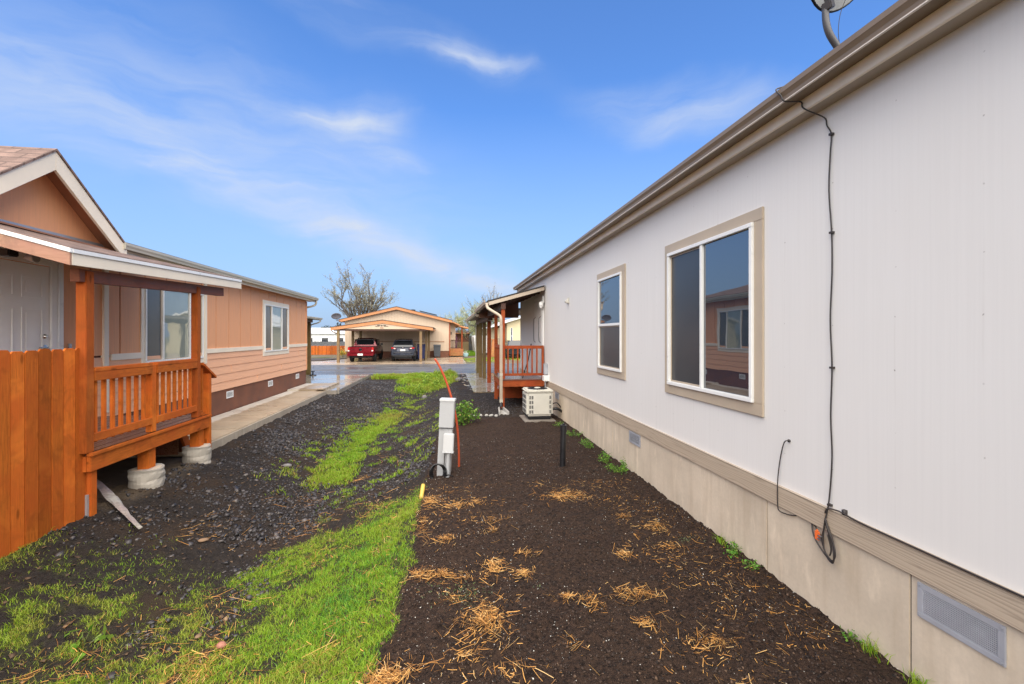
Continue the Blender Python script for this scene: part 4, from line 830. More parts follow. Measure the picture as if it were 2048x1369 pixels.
for a, b in ((7.78, 8.48), (10.56, 13.53), (15.66, 17.54)): MB().box(XL-.01, XL+.03, a, b, 1.415, 1.515).build('belt_board', M['trim_cream'], bh, bevel=.004)
MB().box(XL-.02, XL+.032, 7.62, 7.72, .62, 2.98).build('corner_board', M['trim_cream'], bh, bevel=.004)
MB().box(XL-.02, XL+.034, 10.47, 10.56, 1.20, 3.03).build('corner_board', M['trim_cream'], bh, bevel=.004)
MB().box(XL-.03, XL+.02, 17.46, 17.56, .56, 3.06).build('corner_post', M['wall_tan'], bh, bevel=.004)
GG = M['glass_green']
window(bh, XL, 1, 8.56, 10.42, 1.33, 2.69, (.085, .05, .10, .085), .035, [9.06, 9.93],
       [(8.60, 9.03, 1.37, 2.655, M['screen_grey'], 'screen', .004), (9.09, 9.90, 1.37, 2.655, GG, 'pane', .012), (9.96, 10.385, 1.37, 2.655, M['screen_grey'], 'screen', .004)], M['trim_cream'])
window(bh, XL, 1, 13.66, 15.54, 1.335, 2.71, (.11, .11, .11, .11), .038, [14.19, 15.0],
       [(13.70, 14.16, 1.375, 2.67, M['screen_grey'], 'screen', .004), (14.22, 14.97, 1.375, 2.67, GG, 'pane', .012), (15.03, 15.50, 1.375, 2.67, M['screen_grey'], 'screen', .004)], M['trim_cream'])
for y in (11.66, 14.15, 16.54): floor_vent(bh, XL-.008, 1, y-.17, y+.17, .31, .475, 14, 7, 'drip')
# front door
dr = sub('door', bh)
MB().box(XL-.02, XL+.012, 5.78, 6.70, .63, 2.70).build('door_panel', M['white_paint'], dr, bevel=.004)
m = MB()
for (a, b) in ((5.90, 6.20), (6.30, 6.60)):
    for (c, d) in ((.80, 1.32), (1.47, 2.15), (2.28, 2.55)):
        for (p, q_, r_, t_) in ((a, b, c, c+.022), (a, b, d-.022, d), (a, a+.022, c+.022, d-.022), (b-.022, b, c+.022, d-.022)): m.box(XL+.011, XL+.021, p, q_, r_, t_)
        m.box(XL+.011, XL+.018, a+.06, b-.06, c+.06, d-.06)
m.build('moulding', M['white_paint'], dr, bevel=.003)
m = MB(); m.box(XL-.02, XL+.035, 6.705, 6.80, .60, 2.82).box(XL-.02, XL+.035, 5.68, 5.775, .60, 2.82).box(XL-.02, XL+.035, 5.776, 6.704, 2.71, 2.82); m.build('door_frame', M['white_paint'], dr, bevel=.004)
MB().box(XL-.02, XL+.045, 6.802, 6.88, .60, 2.90).box(XL-.02, XL+.045, 5.60, 5.678, .60, 2.90).box(XL-.02, XL+.045, 5.6, 6.88, 2.822, 2.92).build('casing', M['drip'], dr, bevel=.004)
MB().lathe([(.03, 0), (.032, .012), (.018, .03), (.016, .035)], (XL+.012, 6.62, 1.79), 14, 'x').build('deadbolt', M['steel_knob'], dr, smooth=True)
m = MB().lathe([(.034, 0), (.03, .014), (.012, .02), (.012, .045)], (XL+.012, 6.62, 1.65), 14, 'x').tube([(XL+.055, 6.62, 1.65), (XL+.058, 6.50, 1.645)], .010, 8); m.build('handle', M['steel_knob'], dr, smooth=True)
MB().box(XL, XL+.018, 7.0, 7.05, 1.62, 1.69).build('doorbell', M['galv'], bh, bevel=.004)
# eave of the long side
MB().box(-5.005, -4.98, 7.70, 17.86, 3.06, 3.20).build('fascia', M['trim_cream'], bh, bevel=.003)
MB().box(-5.2, -5.005, 1, 17.84, 3.075, 3.095).build('soffit', M['soffit_tan'], bh)
g = MB().prism(gutter_profile(-4.98, 1, 3.125, .115, .095), 'y', 7.62, 17.9).box(-4.98, -4.868, 7.612, 7.622, 3.125, 3.225).build('gutter', M['gutter_cream'], bh)
MB().tube(cable('', '', [(-4.92, 17.75, 3.12), (-4.92, 17.76, 3.04), (-4.97, 17.76, 2.95), (-5.12, 17.70, 2.88), (-5.26, 17.68, 2.84), (-5.3, 17.66, 2.7), (-5.3, 17.66, .1)], 0), .036, 8).build('downspout', M['gutter_cream'], bh, smooth='all')
MB().prism([(-4.93, 3.215), (-13.2, 5.25), (-13.2, 5.28), (-4.93, 3.245)], 'y', 7.75, 17.88).build('main_roof', M['shingle_y'], bh)
# cross gable over the entry, facing the yard
pk, sl, hw = 6.42, .77, 1.27; zp = 4.13
def gz_(y): return zp - sl*abs(y - pk)
m = MB()
for s in (-1, 1):
    a = pk; b = pk + s*(hw+.03); m.prism([(a, zp+.0), (b, gz_(b)), (b, gz_(b)+.03), (a, zp+.03)], 'x', -4.885, -13)
m.build('gable_roof', M['shingle'], bh)
for s in (-1, 1):
    b = pk + s*hw; rb = MB().prism([(pk, zp-.004), (b, gz_(b)-.004), (b, gz_(b)-.205), (b - s*.05, gz_(b - s*.05)-.215), (pk, zp-.24)], 'x', -4.94, -4.90).build('rake_board', M['trim_cream'], bh, bevel=.003)
m = MB()
for s in (-1, 1):
    b = pk + s*(hw-.01); m.prism([(pk, zp-.005), (b, gz_(b)-.005), (b, gz_(b)-.045), (pk, zp-.045)], 'x', -5.25, -4.942)
m.build('gable_soffit', M['soffit_tan'], bh)
MB().prism([(pk - hw, gz_(pk-hw)-.05), (pk + hw, gz_(pk+hw)-.05), (pk, zp-.05)], 'x', -5.3, XL+.004).build('gable_wall', M['wall_tan'], bh)
MB().box(-5.3, XL+.003, 4.9, 7.62, 2.95, 3.2).build('entry_wall', M['wall_tan'], bh)

M['beam_red'] = wood('dark red brown beam', (.20, .06, .022), 'y', .1)
# ---------------------------------------------------------------- entry porch of the brown house
lp = thing('porch', 'orange stained entry porch with railing, deck and sloping shingle roof by the brown house', 'porch', (-4.4, 6.3, 0))
m = MB()
for i in range(11): m.box(-5.16 + i*.14, -5.16 + i*.14 + .135, 5.19, 7.50, .562, .60)
m.build('decking', M['deck_dark'], lp, bevel=.004)
m = MB().box(-3.665, -3.622, 5.16, 7.47, .405, .562); m.build('rim_joist', M['cedar_y'], lp, bevel=.004)
MB().box(-3.66, -3.60, 5.15, 7.50, .563, .60).build('deck_nosing', M['cedar_y'], lp, bevel=.006)
MB().box(-5.16, -3.667, 5.16, 5.20, .405, .56).box(-5.16, -3.667, 7.43, 7.47, .405, .56).build('end_joist', M['cedar_x'], lp)
m = MB()
for x in (-4.9, -4.5, -4.1): m.box(x, x+.04, 5.2, 7.43, .41, .558)
m.build('joist', M['brown_y'], lp)
MB().box(-3.735, -3.635, 5.12, 5.225, .60, 2.46).build('roof_post', M['cedar_post'], lp, bevel=.006)
MB().box(-3.735, -3.66, 5.215, 5.30, -.1, .402).build('roof_post_foot', M['cedar_z'], lp, bevel=.006)
MB().box(-3.725, -3.635, 7.16, 7.25, .602, 2.52).build('roof_post', M['cedar_post'], lp, bevel=.006)
MB().box(-3.72, -3.645, 6.155, 6.245, .602, 1.44).build('rail_post', M['cedar_z'], lp, bevel=.005)
MB().box(-3.795, -3.668, 6.13, 6.27, .12, .56).build('deck_post', M['cedar_z'], lp, bevel=.005)
MB().box(-3.795, -3.668, 7.26, 7.40, .12, .56).build('deck_post', M['cedar_z'], lp, bevel=.005)
for (a, b, n_) in ((5.228, 6.152, 7), (6.248, 7.157, 7)):
    rl = sub('railing', lp)
    MB().box(-3.735, -3.63, a, b, 1.425, 1.465).box(-3.668, -3.632, a, b, 1.33, 1.4245).build('top_rail', M['cedar_y'], rl, bevel=.004)
    MB().box(-3.672, -3.636, a, b, .70, .785).build('bottom_rail', M['cedar_y'], rl, bevel=.004)
    for i in range(n_):
        y = a + (b-a)*(i+.62)/(n_+.25); MB().box(-3.672-.036, -3.673, y-.018, y+.018, .68, 1.42).build('baluster', M['cedar_z'], rl, bevel=.003)
# stair at the far end
st = sub('stair', lp)
m = MB()
for k in range(2): m.box(-5.0, -4.1, 7.51+.16*k, 7.68+.16*k, .36-.2*k, .40-.2*k); m.box(-5.0, -4.1, 7.53+.16*k, 7.55+.16*k, -.02, .355-.2*k)
m.build('tread', M['deck_dark'], st)
MB().prism([(7.51, .50), (7.86, .0), (7.7, -.02), (7.51, .3)], 'x', -4.09, -4.05).build('stringer', M['cedar_y'], st)
MB().box(-3.735, -3.64, 7.48, 7.565, -.06, 1.22).build('stair_post', M['cedar_z'], st, bevel=.005)
MB().prism([(7.30, 1.36), (7.30, 1.40), (7.68, 1.17), (7.68, 1.13)], 'x', -3.76, -3.62).build('handrail', M['cedar_y'], st, bevel=.004)
MB().prism([(7.30, .62), (7.30, .70), (7.48, .58), (7.48, .50)], 'x', -3.70, -3.66).build('lower_rail', M['cedar_y'], st)
MB().box(-3.71, -3.675, 7.36, 7.395, .64, 1.34).build('baluster', M['cedar_z'], st)
# sloping roof: near corner A sags a little below far corner B
A = Vector((-3.55, 4.80, 2.62)); B = Vector((-3.55, 8.30, 2.755)); Cn = Vector((-5.2, 4.80, 3.085)); Cf = Vector((-5.2, 8.30, 3.125))
def slab4(mb, a, b, c, d, t0, t1):
    """plate over the four corners between heights t0 and t1"""
    vs = [p + Vector((0, 0, t)) for t in (t0, t1) for p in (a, b, c, d)]
    return mb.add(vs, [(3,2,1,0),(4,5,6,7),(0,1,5,4),(1,2,6,5),(2,3,7,6),(3,0,4,7)])
ex = Vector((.02, 0, 0)); ey = Vector((0, .02, 0))
slab4(MB(), A+ex-ey, B+ex+ey, Cf+ey, Cn-ey, -.006, .016).build('shingle_roof', M['shingle_y'], lp)
slab4(MB(), A-ex+ey, B-ex-ey, Cf-ey, Cn+ey, -.05, -.01).build('roof_deck', M['soffit'], lp)
def strip(mb, p, q_, n, z0, z1, t):
    """upright board along p-q, its outer face pushed out along n"""
    n = Vector(n)*t; vs = [p + Vector((0,0,z0)), q_ + Vector((0,0,z0)), q_ + Vector((0,0,z1)), p + Vector((0,0,z1))]
    vs += [v + n for v in vs]; return mb.add(vs, [(0,1,2,3),(7,6,5,4),(0,4,5,1),(1,5,6,2),(2,6,7,3),(3,7,4,0)])
eA = A + Vector((0, -.0, 0))
strip(MB(), A, B, (1,0,0), -.150, -.036, .022).build('eave_board', M['trim_cream'], lp, bevel=.003)
strip(MB(), A + Vector((.003,0,0)), B + Vector((.003,0,0)), (1,0,0), -.034, .004, .032).build('drip_edge', M['drip'], lp)
strip(MB(), A + Vector((.02,0,0)), Cn, (0,-1,0), -.155, -.036, .022).build('rake_board', M['wet_fascia'], lp, bevel=.003)
strip(MB(), A + Vector((.03,-.003,0)), Cn + Vector((0,-.003,0)), (0,-1,0), -.034, .006, .030).build('drip_edge', M['drip'], lp)
strip(MB(), B + Vector((.02,0,0)), Cf, (0,1,0), -.155, .004, .022).build('rake_board', M['trim_cream'], lp)
strip(MB(), Cn + Vector((.0,.05,0)), Cf + Vector((.0,-.05,0)), (1,0,0), .012, .065, .02).build('wall_flashing', M['galv'], lp)
m = MB().beam((-3.69, 5.05, 2.405), (-3.69, 7.96, 2.515), .09, .13); m.build('roof_beam', M['beam_red'], lp, bevel=.004)
m = MB()
for k in range(6):
    y = 5.0 + .58*k; m.beam((-3.60, y, 2.53 + .0386*(y-4.8)), (-5.19, y, 2.97 + .011*(y-4.8)), .038, .09)
m.build('rafters', M['soffit'], lp)
fl = sub('flood_lamp', lp)
MB().box(-4.62, -4.50, 5.33, 5.45, 2.63, 2.70).box(-4.58, -4.54, 5.37, 5.41, 2.70, 2.80).build('lamp_base', M['black_plastic'], fl, bevel=.01)
MB().lathe([(.02, 0), (.035, .03), (.055, .10), (.05, .105)], (-4.44, 5.44, 2.63), 14, 'x').build('lamp_head', M['galv'], fl, smooth=True)
for (x, y, lb) in ((-3.73, 6.20, 'pale fabric wrapped concrete pier under the middle of the orange porch'), (-3.735, 7.34, 'pale fabric wrapped concrete pier at the stair end of the orange porch')):
    t = thing('concrete_pier', lb, 'pier', (x, y, 0), 'porch piers'); vs = []; fs = []; n = 28; rr = random.Random(int(y*10)); rows = 12
    for i in range(rows):
        z = -.20 + .35*i/(rows-1)
        for j in range(n): a = 2*math.pi*j/n; q_ = .182 + .005*math.sin(a*3 + i*.9) + rr.uniform(-.003, .003) - (.006 if i % 3 == 1 else 0); vs.append((x + q_*math.cos(a), y + q_*math.sin(a), z + .006*math.sin(2*a + i)))
    for i in range(rows-1):
        for j in range(n): fs.append((i*n+j, i*n+(j+1) % n, (i+1)*n+(j+1) % n, (i+1)*n+j))
    fs.append(tuple(range((rows-1)*n, rows*n))); MB().add(vs, fs).build('wrapped_tube', M['pier'], t)
    MB().lathe([(.15, .13), (.15, .152)], (x, y, 0), 20).build('concrete_top', M['skirt_conc'], t)
# fence
fn = thing('fence', 'orange stained board fence with dog eared tops beside the entry porch', 'fence', (-3.72, 3.6, 0))
m = MB(); rr = random.Random(5); y = 5.205
while y > 1.5:
    w = .128 + rr.uniform(-.004, .005); t = 1.672 + rr.uniform(-.008, .008); zb = float(H(-3.7, y)) - .06; f_ = -3.70 + rr.uniform(-.004, .003)
    m.prism([(y-w, zb), (y, zb), (y, t-.022), (y-.022, t), (y-w+.022, t), (y-w, t-.022)], 'x', f_-.018, f_); y -= w + .006
m.build('boards', M['cedar_z'], fn, bevel=.002)
m = MB()
for z in (.28, 1.38): m.box(-3.76, -3.722, 1.4, 5.05, z, z+.085)
m.build('rail', M['cedar_y'], fn)
for y in (2.0, 4.4): MB().box(-3.85, -3.762, y, y+.09, -.2, 1.6).build('post', M['cedar_z'], fn)
MB().box(-3.705, -3.675, 5.19, 5.21, -.15, .16).build('stake', M['galv'], fn)
# carport at the far end of the brown house
lc = thing('carport', 'carport on a treated post beyond the brown house, seen past its corner', 'carport', (-8, 21, 0))
m = MB(); m.prism([(-5.99, 2.60), (-12.8, 3.3), (-12.8, 3.33), (-5.99, 2.63)], 'y', 17.6, 22.3); m.build('roof', M['shingle_y'], lc)
MB().prism([(-6.02, 2.57), (-12.8, 3.26), (-12.8, 3.296), (-6.02, 2.596)], 'y', 17.62, 22.26).build('roof_deck', M['soffit'], lc)
MB().prism([(-6.0, 2.52), (-12.8, 3.2), (-12.8, 3.25), (-6.0, 2.60)], 'y', 22.262, 22.30).build('rake_board', M['trim_cream'], lc)
MB().prism(gutter_profile(-6.01, 1, 2.55, .115, .085), 'y', 17.6, 22.34).build('gutter', M['gutter_cream'], lc)
MB().tube(cable('', '', [(-5.95, 22.15, 2.55), (-5.95, 22.15, 2.48), (-6.05, 22.1, 2.40), (-6.25, 22.0, 2.33), (-6.33, 22.0, 2.28)], 0), .03, 8).build('downspout', M['gutter_cream'], lc, smooth='all')
for (x, y) in ((-6.44, 22.0), (-12.2, 22.0)): MB().box(x-.10, x+.10, y-.10, y+.10, -.02, 2.56).build('post', M['olive_z'], lc, bevel=.008)
MB().box(-6.5, -6.3, 17.8, 22.2, 2.42, 2.56).build('beam', M['brown_y'], lc)
m = MB().lathe([(.16, 0), (.14, .03), (.03, .05), (.03, .16), (.09, .17), (.09, .20)], (-6.1, 21.5, 0), 16); o = m.build('jack_stand', M['black_plastic'], smooth=True); tag(o, 'low black stand on the slab at the foot of the treated carport post', 'stand')
# ---------------------------------------------------------------- house across the road
YF = 38.5
M['far_wall'] = pmat('peach painted siding', (.58, .45, .33), .65, .05, .8, .2, 20, (6, 6, 1))
M['far_trim'] = pmat('orange brown trim', (.50, .215, .085), .55, .12, 2, .15)
M['far_roof'] = shingles('grey brown shingles', [(.10, .08, .07), (.075, .06, .055), (.03, .025, .022)])
M['far_band'] = pmat('brown band', (.32, .17, .10), .6, .1)
M['far_post'] = wood('greenish treated post', (.24, .17, .075), 'z', .15, .6)
M['cedar_far'] = wood('bright cedar steps', (.50, .23, .075), 'x', .12)
fh = thing('manufactured_house', 'peach gabled house across the road with orange brown trim, behind the carport', 'house', (-4.2, YF, 0))
m = MB().prism([(-8.42, .5), (.13, .5), (.13, 2.98), (-4.25, 4.02), (-8.42, 2.98)], 'y', YF, 54); m.build('wall', M['far_wall'], fh)
m = MB()
for i in range(36): x = -8.3 + i*.24; m.box(x, x+.012, YF-.006, YF, .5, 3.0 if x < -7.9 or x > -.4 else 3.08 + .19*min(4, 4.1-abs(x+4.25)))
m.build('groove', pmat('peach shade groove', (.50, .38, .275), .7), fh)
MB().box(-8.3, .05, YF-.0, 54, -.1, .52).build('skirting', M['skirt_brown'], fh)
MB().box(-7.9, -.35, YF-.03, YF, 1.27, 1.33).build('band', M['far_band'], fh)
for s in (-1, 1):
    MB().prism([(-4.25, 4.20), (-4.25+s*4.52, 3.10), (-4.25+s*4.52, 2.90), (-4.25, 3.97)], 'y', YF-.42, YF-.37).build('rake_board', M['far_trim'], fh)
    MB().prism([(-4.25, 4.235), (-4.25+s*4.6, 3.12), (-4.25+s*4.6, 3.085), (-4.25, 4.20)], 'y', YF-.45, 54).build('roof', M['far_roof'], fh)
    MB().prism([(-4.25, 4.196), (-4.25+s*4.5, 3.08), (-4.25+s*4.5, 3.05), (-4.25, 4.166)], 'y', YF-.37, 53.9).build('soffit', M['far_wall'], fh)
MB().box(.27, .31, YF-.42, 54, 2.93, 3.09).box(-8.81, -8.77, YF-.42, 54, 2.93, 3.09).build('fascia', M['far_trim'], fh)
m = MB(); m.box(.12, .62, 40.6, 54, .5, 2.98); m.build('side_wing', M['far_wall'], fh)
MB().prism([(.28, 3.09), (.95, 2.80), (.95, 2.70), (.28, 2.96)], 'y', 39.7, 54).build('side_eave', M['far_trim'], fh)
MB().box(.06, .14, YF-.08, YF-.01, .1, 2.92).build('downspout', M['red_z'], fh)
MB().box(.2, .28, 40.55, 40.6, 1.9, 2.15).build('wall_lamp', M['black_plastic'], fh)
m = MB()
m.lathe([(.22, 3.9), (.22, 4.05), (.05, 4.08)], (-3.05, YF+1.2, 0), 14); m.build('roof_vent', M['black_plastic'], fh)
MB().obox((-1.75, YF+1.6, 3.78), (1.5, 1.2, .05), (0, R(13.6), 0)).build('solar_panel', M['black_plastic'], fh)
d2 = thing('satellite_dish', 'dark satellite dish at the eave corner of the peach house across the road', 'satellite dish', (-9.0, YF-.2, 3))
MB().tube([(-8.55, YF-.4, 2.82), (-8.75, YF-.45, 3.0), (-8.9, YF-.45, 3.05), (-8.98, YF-.45, 3.25)], .03, 8).build('mast', M['dish'], d2)
dm = Matrix.Translation((-9.0, YF-.5, 3.42)) @ Euler((R(118), 0, R(28))).to_matrix().to_4x4(); vs = [dm @ Vector((0, 0, .02))]; fs = []; n = 24
for r_, t_ in ((.15, .03), (.27, .07), (.34, .10)):
    for j in range(n): a = 2*math.pi*j/n; vs.append(dm @ Vector((r_*math.cos(a)*1.15, r_*math.sin(a)*.8, t_)))
for j in range(n):
    fs.append((0, 1+j, 1+(j+1) % n))
    for i in range(2): fs.append((1+i*n+j, 1+(i+1)*n+j, 1+(i+1)*n+(j+1) % n, 1+i*n+(j+1) % n))
dd = MB().add(vs, fs).build('reflector', pmat('dark grey dish', (.16, .16, .19), .4), d2, smooth=True, fix=False); md = dd.modifiers.new('thick', 'SOLIDIFY'); md.thickness = .02
MB().tube([dm @ Vector((0, -.3, .1)), dm @ Vector((0, -.25, .45))], .02, 6).build('feed_arm', M['dish'], d2)

# carport in front of it
ca = thing('carport', 'open carport with peach gable panel in front of the house across the road', 'carport', (-4.5, 33, 0))
CX, CY = -4.45, 31.5
for s in (-1, 1):
    MB().prism([(CX, 2.86), (CX+s*3.38, 2.36), (CX+s*3.38, 2.16), (CX, 2.64)], 'y', CY, CY+.05).build('rake_board', M['far_trim'], ca)
    MB().prism([(CX, 2.90), (CX+s*3.42, 2.39), (CX+s*3.42, 2.36), (CX, 2.865)], 'y', CY-.03, 38.4).build('roof', M['far_roof'], ca)
    MB().box(CX+s*3.30-.03, CX+s*3.30+.03, CY+.05, 38.4, 2.18, 2.35).build('fascia', M['far_trim'], ca)
    MB().prism([(CX, 2.80), (CX+s*3.26, 2.31), (CX+s*3.26, 2.29), (CX, 2.775)], 'y', CY+.06, 38.38).build('ceiling', M['brown_y'], ca)
MB().prism([(CX-2.45, 2.25), (CX+2.45, 2.25), (CX, 2.66)], 'y', CY+.055, CY+.10).build('gable_panel', M['far_wall'], ca)
MB().box(CX-3.2, CX+3.2, CY+.12, CY+.26, 2.13, 2.25).build('header_beam', M['brown_y'], ca)
m = MB()   # scroll ornament with a small plate under it
for s in (-1, 1):
    m.tube([(CX-.05 + s*(.06 + .38*t), CY+.04, 2.47 + .06*math.sin(t*6.3)*(1-t*.5)) for t in np.linspace(0, 1, 12)], .014, 5)
    m.tube([(CX-.05 + s*(.22 + .07*math.cos(a)), CY+.04, 2.475 + .045*math.sin(a)) for a in np.linspace(0, 5, 10)], .012, 5)
m.blob((CX-.05, CY+.04, 2.48), (.05, .012, .05), 3, 1, .1); m.build('scroll_ornament', M['black_plastic'], ca)
m = MB()
for i in range(3): m.box(CX-.14+i*.075, CX-.14+i*.075+.045, CY+.035, CY+.052, 2.30, 2.385)
m.build('number_plate', M['far_band'], ca)
for (x, y) in ((-7.36, 31.7), (-7.0, 34.6), (-7.0, 37.6), (-1.90, 31.75), (-1.66, 34.4), (-1.6, 37.6)): MB().box(x-.085, x+.085, y-.085, y+.085, -.02, 2.28).build('post', M['far_post'], ca)
MB().tube(cable('', '', [(-7.78, 31.6, 2.28), (-7.76, 31.6, 2.12), (-7.6, 31.65, 2.02), (-7.42, 31.7, 1.95)], 0), .035, 6).build('downspout', M['olive_z'], ca, smooth='all')

# ---------------------------------------------------------------- vehicles
def paint(name, col, rough=.22, metal=.35):
    m, q, p = new_mat(name); v = q.coords(); n = q.noise(v, 3, 4)
    q.set(p.inputs['Base Color'], q.mix(q.maprange(n, .35, .7, 0, .35), col, sc(col, .7))); p.inputs['Metallic'].default_value = metal; q.set(p.inputs['Roughness'], q.maprange(n, .3, .7, rough-.05, rough+.15))
    p.inputs['Coat Weight'].default_value = .6; p.inputs['Coat Roughness'].default_value = .06; return m
M['red_paint'] = paint('dark red car paint', (.21, .008, .016)); M['blue_paint'] = paint('slate blue car paint', (.040, .048, .072))
M['tyre'] = pmat('rubber', (.015, .015, .016), .75, .2, 9, .2); M['rim'] = pmat('alloy rim', (.42, .42, .44), .3, .1, 6, 0, metal=.8)
M['tail_red'] = pmat('tail lamp red', (.50, .02, .02), .15, .1, 9, 0); M['tail_white'] = pmat('reverse lamp', (.75, .70, .68), .15, .05, 9, 0); M['plate'] = pmat('number plate white', (.75, .75, .74), .4, .04, 9, 0); M['chrome'] = pmat('chrome', (.6, .6, .62), .15, .05, 9, 0, metal=1)
def wheel(parent, x, y, r, w):
    wb = sub('wheel', parent); s = 1 if x > WL[parent.name].x else -1
    MB().lathe([(r*.62, -w/2), (r*.92, -w/2), (r, -w*.35), (r, w*.35), (r*.92, w/2), (r*.62, w/2)], (x, y, r), 26, 'x').build('tyre', M['tyre'], wb, smooth=True)
    m = MB().lathe([(r*.66, -w*.42), (r*.66, w*.42)], (x, y, r), 22, 'x')
    for k in range(6):
        a = k*math.pi/3; m.beam((x + s*w*.45, y + r*.1*math.cos(a), r + r*.1*math.sin(a)), (x + s*w*.45, y + r*.6*math.cos(a), r + r*.6*math.sin(a)), .05, .02, (1, 0, 0))
    m.lathe([(r*.16, -w*.48), (r*.16, w*.48)], (x, y, r), 12, 'x'); m.build('rim', M['rim'], wb)
def loft(mb, secs):
    """skin through same-length rings"""
    n = len(secs[0]); vs = [p for s in secs for p in s]; fs = [(i*n+j, i*n+(j+1) % n, (i+1)*n+(j+1) % n, (i+1)*n+j) for i in range(len(secs)-1) for j in range(n)]
    return mb.add(vs, fs + [tuple(range(n))[::-1], tuple(range((len(secs)-1)*n, len(secs)*n))])
def ring(cx, y, hw, z0, z1, r=.08, tuck=.0):
    """rounded rectangle cross-section across x at one y; tuck narrows the top"""
    t = hw - tuck; return [(cx-hw+r, y, z0), (cx+hw-r, y, z0), (cx+hw, y, z0+r), (cx+(hw+t)/2+.01, y, (z0+z1)/2), (cx+t, y, z1-r), (cx+t-r, y, z1), (cx-t+r, y, z1), (cx-t, y, z1-r), (cx-(hw+t)/2-.01, y, (z0+z1)/2), (cx-hw, y, z0+r)]
# pick-up, seen from behind
TX, TY = -5.93, 31.75
tk = thing('pickup_truck', 'dark red pickup truck parked tail out under the carport across the road', 'pickup truck', (TX, TY+2.3, 0)); HW = .87
m = loft(MB(), [ring(TX, TY+.06, HW-.02, .48, 1.04, .05), ring(TX, TY+.2, HW, .46, 1.06, .05), ring(TX, TY+1.9, HW, .46, 1.06, .05), ring(TX, TY+3.4, HW, .44, 1.06, .06), ring(TX, TY+4.5, HW-.02, .44, 1.02, .09), ring(TX, TY+4.8, HW-.10, .46, .92, .1)])
m.build('body', M['red_paint'], tk, bevel=.02, smooth=True)
MB().box(TX-HW+.09, TX+HW-.09, TY+.11, TY+1.72, 1.055, 1.064).build('bed_floor', M['black_plastic'], tk)
m = loft(MB(), [ring(TX, TY+1.80, HW-.06, 1.02, 1.10, .03), ring(TX, TY+1.86, HW-.09, 1.02, 1.50, .05, .13), ring(TX, TY+2.1, HW-.09, 1.02, 1.64, .07, .17), ring(TX, TY+3.0, HW-.09, 1.02, 1.64, .07, .17), ring(TX, TY+3.75, HW-.07, 1.02, 1.09, .03)])
m.build('cab', M['red_paint'], tk, bevel=.015, smooth=True)
MB().prism([(TX-.60, 1.15), (TX+.60, 1.15), (TX+.55, 1.50), (TX-.55, 1.50)], 'y', TY+1.80, TY+1.87).build('rear_window', M['car_glass'], tk, bevel=.01)
MB().prism([(TX-.70, 1.10), (TX+.70, 1.10), (TX+.58, 1.57), (TX-.58, 1.57)], 'y', TY+1.83, TY+1.95).build('window_frame', M['black_plastic'], tk, bevel=.01)
for s in (-1, 1):
    x = TX + s*(HW-.135); MB().prism([(TY+2.05, 1.12), (TY+3.55, 1.12), (TY+3.05, 1.55), (TY+2.15, 1.55)], 'x', x-.06, x+.055).build('side_window', M['car_glass'], tk)
    MB().obox((TX + s*(HW+.07), TY+3.25, 1.17), (.18, .10, .15), (0, 0, 0)).build('mirror', M['black_plastic'], tk, bevel=.03)
    MB().box(TX+s*(HW-.09)-.055, TX+s*(HW-.09)+.075*(s > 0)+.055*(s < 0), TY+.02, TY+.10, .72, 1.0).build('tail_lamp', M['tail_red'], tk, bevel=.012)
    MB().box(TX+s*(HW-.09)-.05, TX+s*(HW-.09)+.05, TY+.012, TY+.03, .74, .82).build('reverse_lamp', M['tail_white'], tk)
    for y in (TY+1.05, TY+3.95):
        wheel(tk, TX+s*(HW-.11), y, .34, .22); m = MB()
        m.tube([(TX+s*(HW-.01), y+.40*math.cos(a), .34+.40*math.sin(a)) for a in np.linspace(-.15, math.pi+.15, 15)], .03, 6); m.build('wheel_arch', M['black_plastic'], tk)
MB().box(TX-HW+.155, TX+HW-.155, TY+.0, TY+.055, .63, 1.045).build('tailgate', M['red_paint'], tk, bevel=.018)
m = MB().box(TX-HW+.01, TX+HW-.01, TY-.10, TY+.06, .43, .60); m.build('rear_bumper', M['red_paint'], tk, bevel=.03)
MB().box(TX-.17, TX+.17, TY-.115, TY-.10, .46, .59).build('number_plate', M['plate'], tk)
MB().lathe([(.10, -.012), (.10, 0)], (TX, TY-.0, .86), 20, 'y').build('oval_badge', M['chrome'], tk); tk.children[-1].scale = (1, 1, 1)
m = MB()
for i in range(6): m.box(TX-.62+i*.045, TX-.62+i*.045+.03, TY-.006, TY, .83, .87)
m.build('lettering', M['chrome'], tk)
MB().box(TX-.6, TX+.6, TY+.3, TY+4.5, .28, .45).tube([(TX+.3, TY-.02, .33), (TX+.3, TY+1, .33)], .035, 8).build('chassis', M['black_plastic'], tk)
# small suv, seen from behind
SX, SY = -3.17, 32.3
sv = thing('suv', 'slate blue hatchback suv parked tail out beside the red pickup', 'car', (SX, SY+2.2, 0)); HW = .84
m = loft(MB(), [ring(SX, SY, HW-.10, .42, .92, .08), ring(SX, SY+.10, HW-.02, .34, 1.00, .1), ring(SX, SY+.6, HW, .30, 1.03, .1, .04), ring(SX, SY+3.2, HW, .30, 1.0, .1, .04), ring(SX, SY+4.0, HW-.03, .32, .92, .12), ring(SX, SY+4.3, HW-.18, .38, .78, .14)])
m.build('body', M['blue_paint'], sv, bevel=.02, smooth=True)
m = loft(MB(), [ring(SX, SY+.14, HW-.10, .96, 1.03, .03), ring(SX, SY+.42, HW-.12, .96, 1.42, .06, .16), ring(SX, SY+.75, HW-.12, .96, 1.52, .08, .20), ring(SX, SY+2.2, HW-.12, .96, 1.54, .08, .20), ring(SX, SY+3.35, HW-.10, .96, 1.03, .03)])
m.build('cabin', M['car_glass'], sv, bevel=.02, smooth=True)
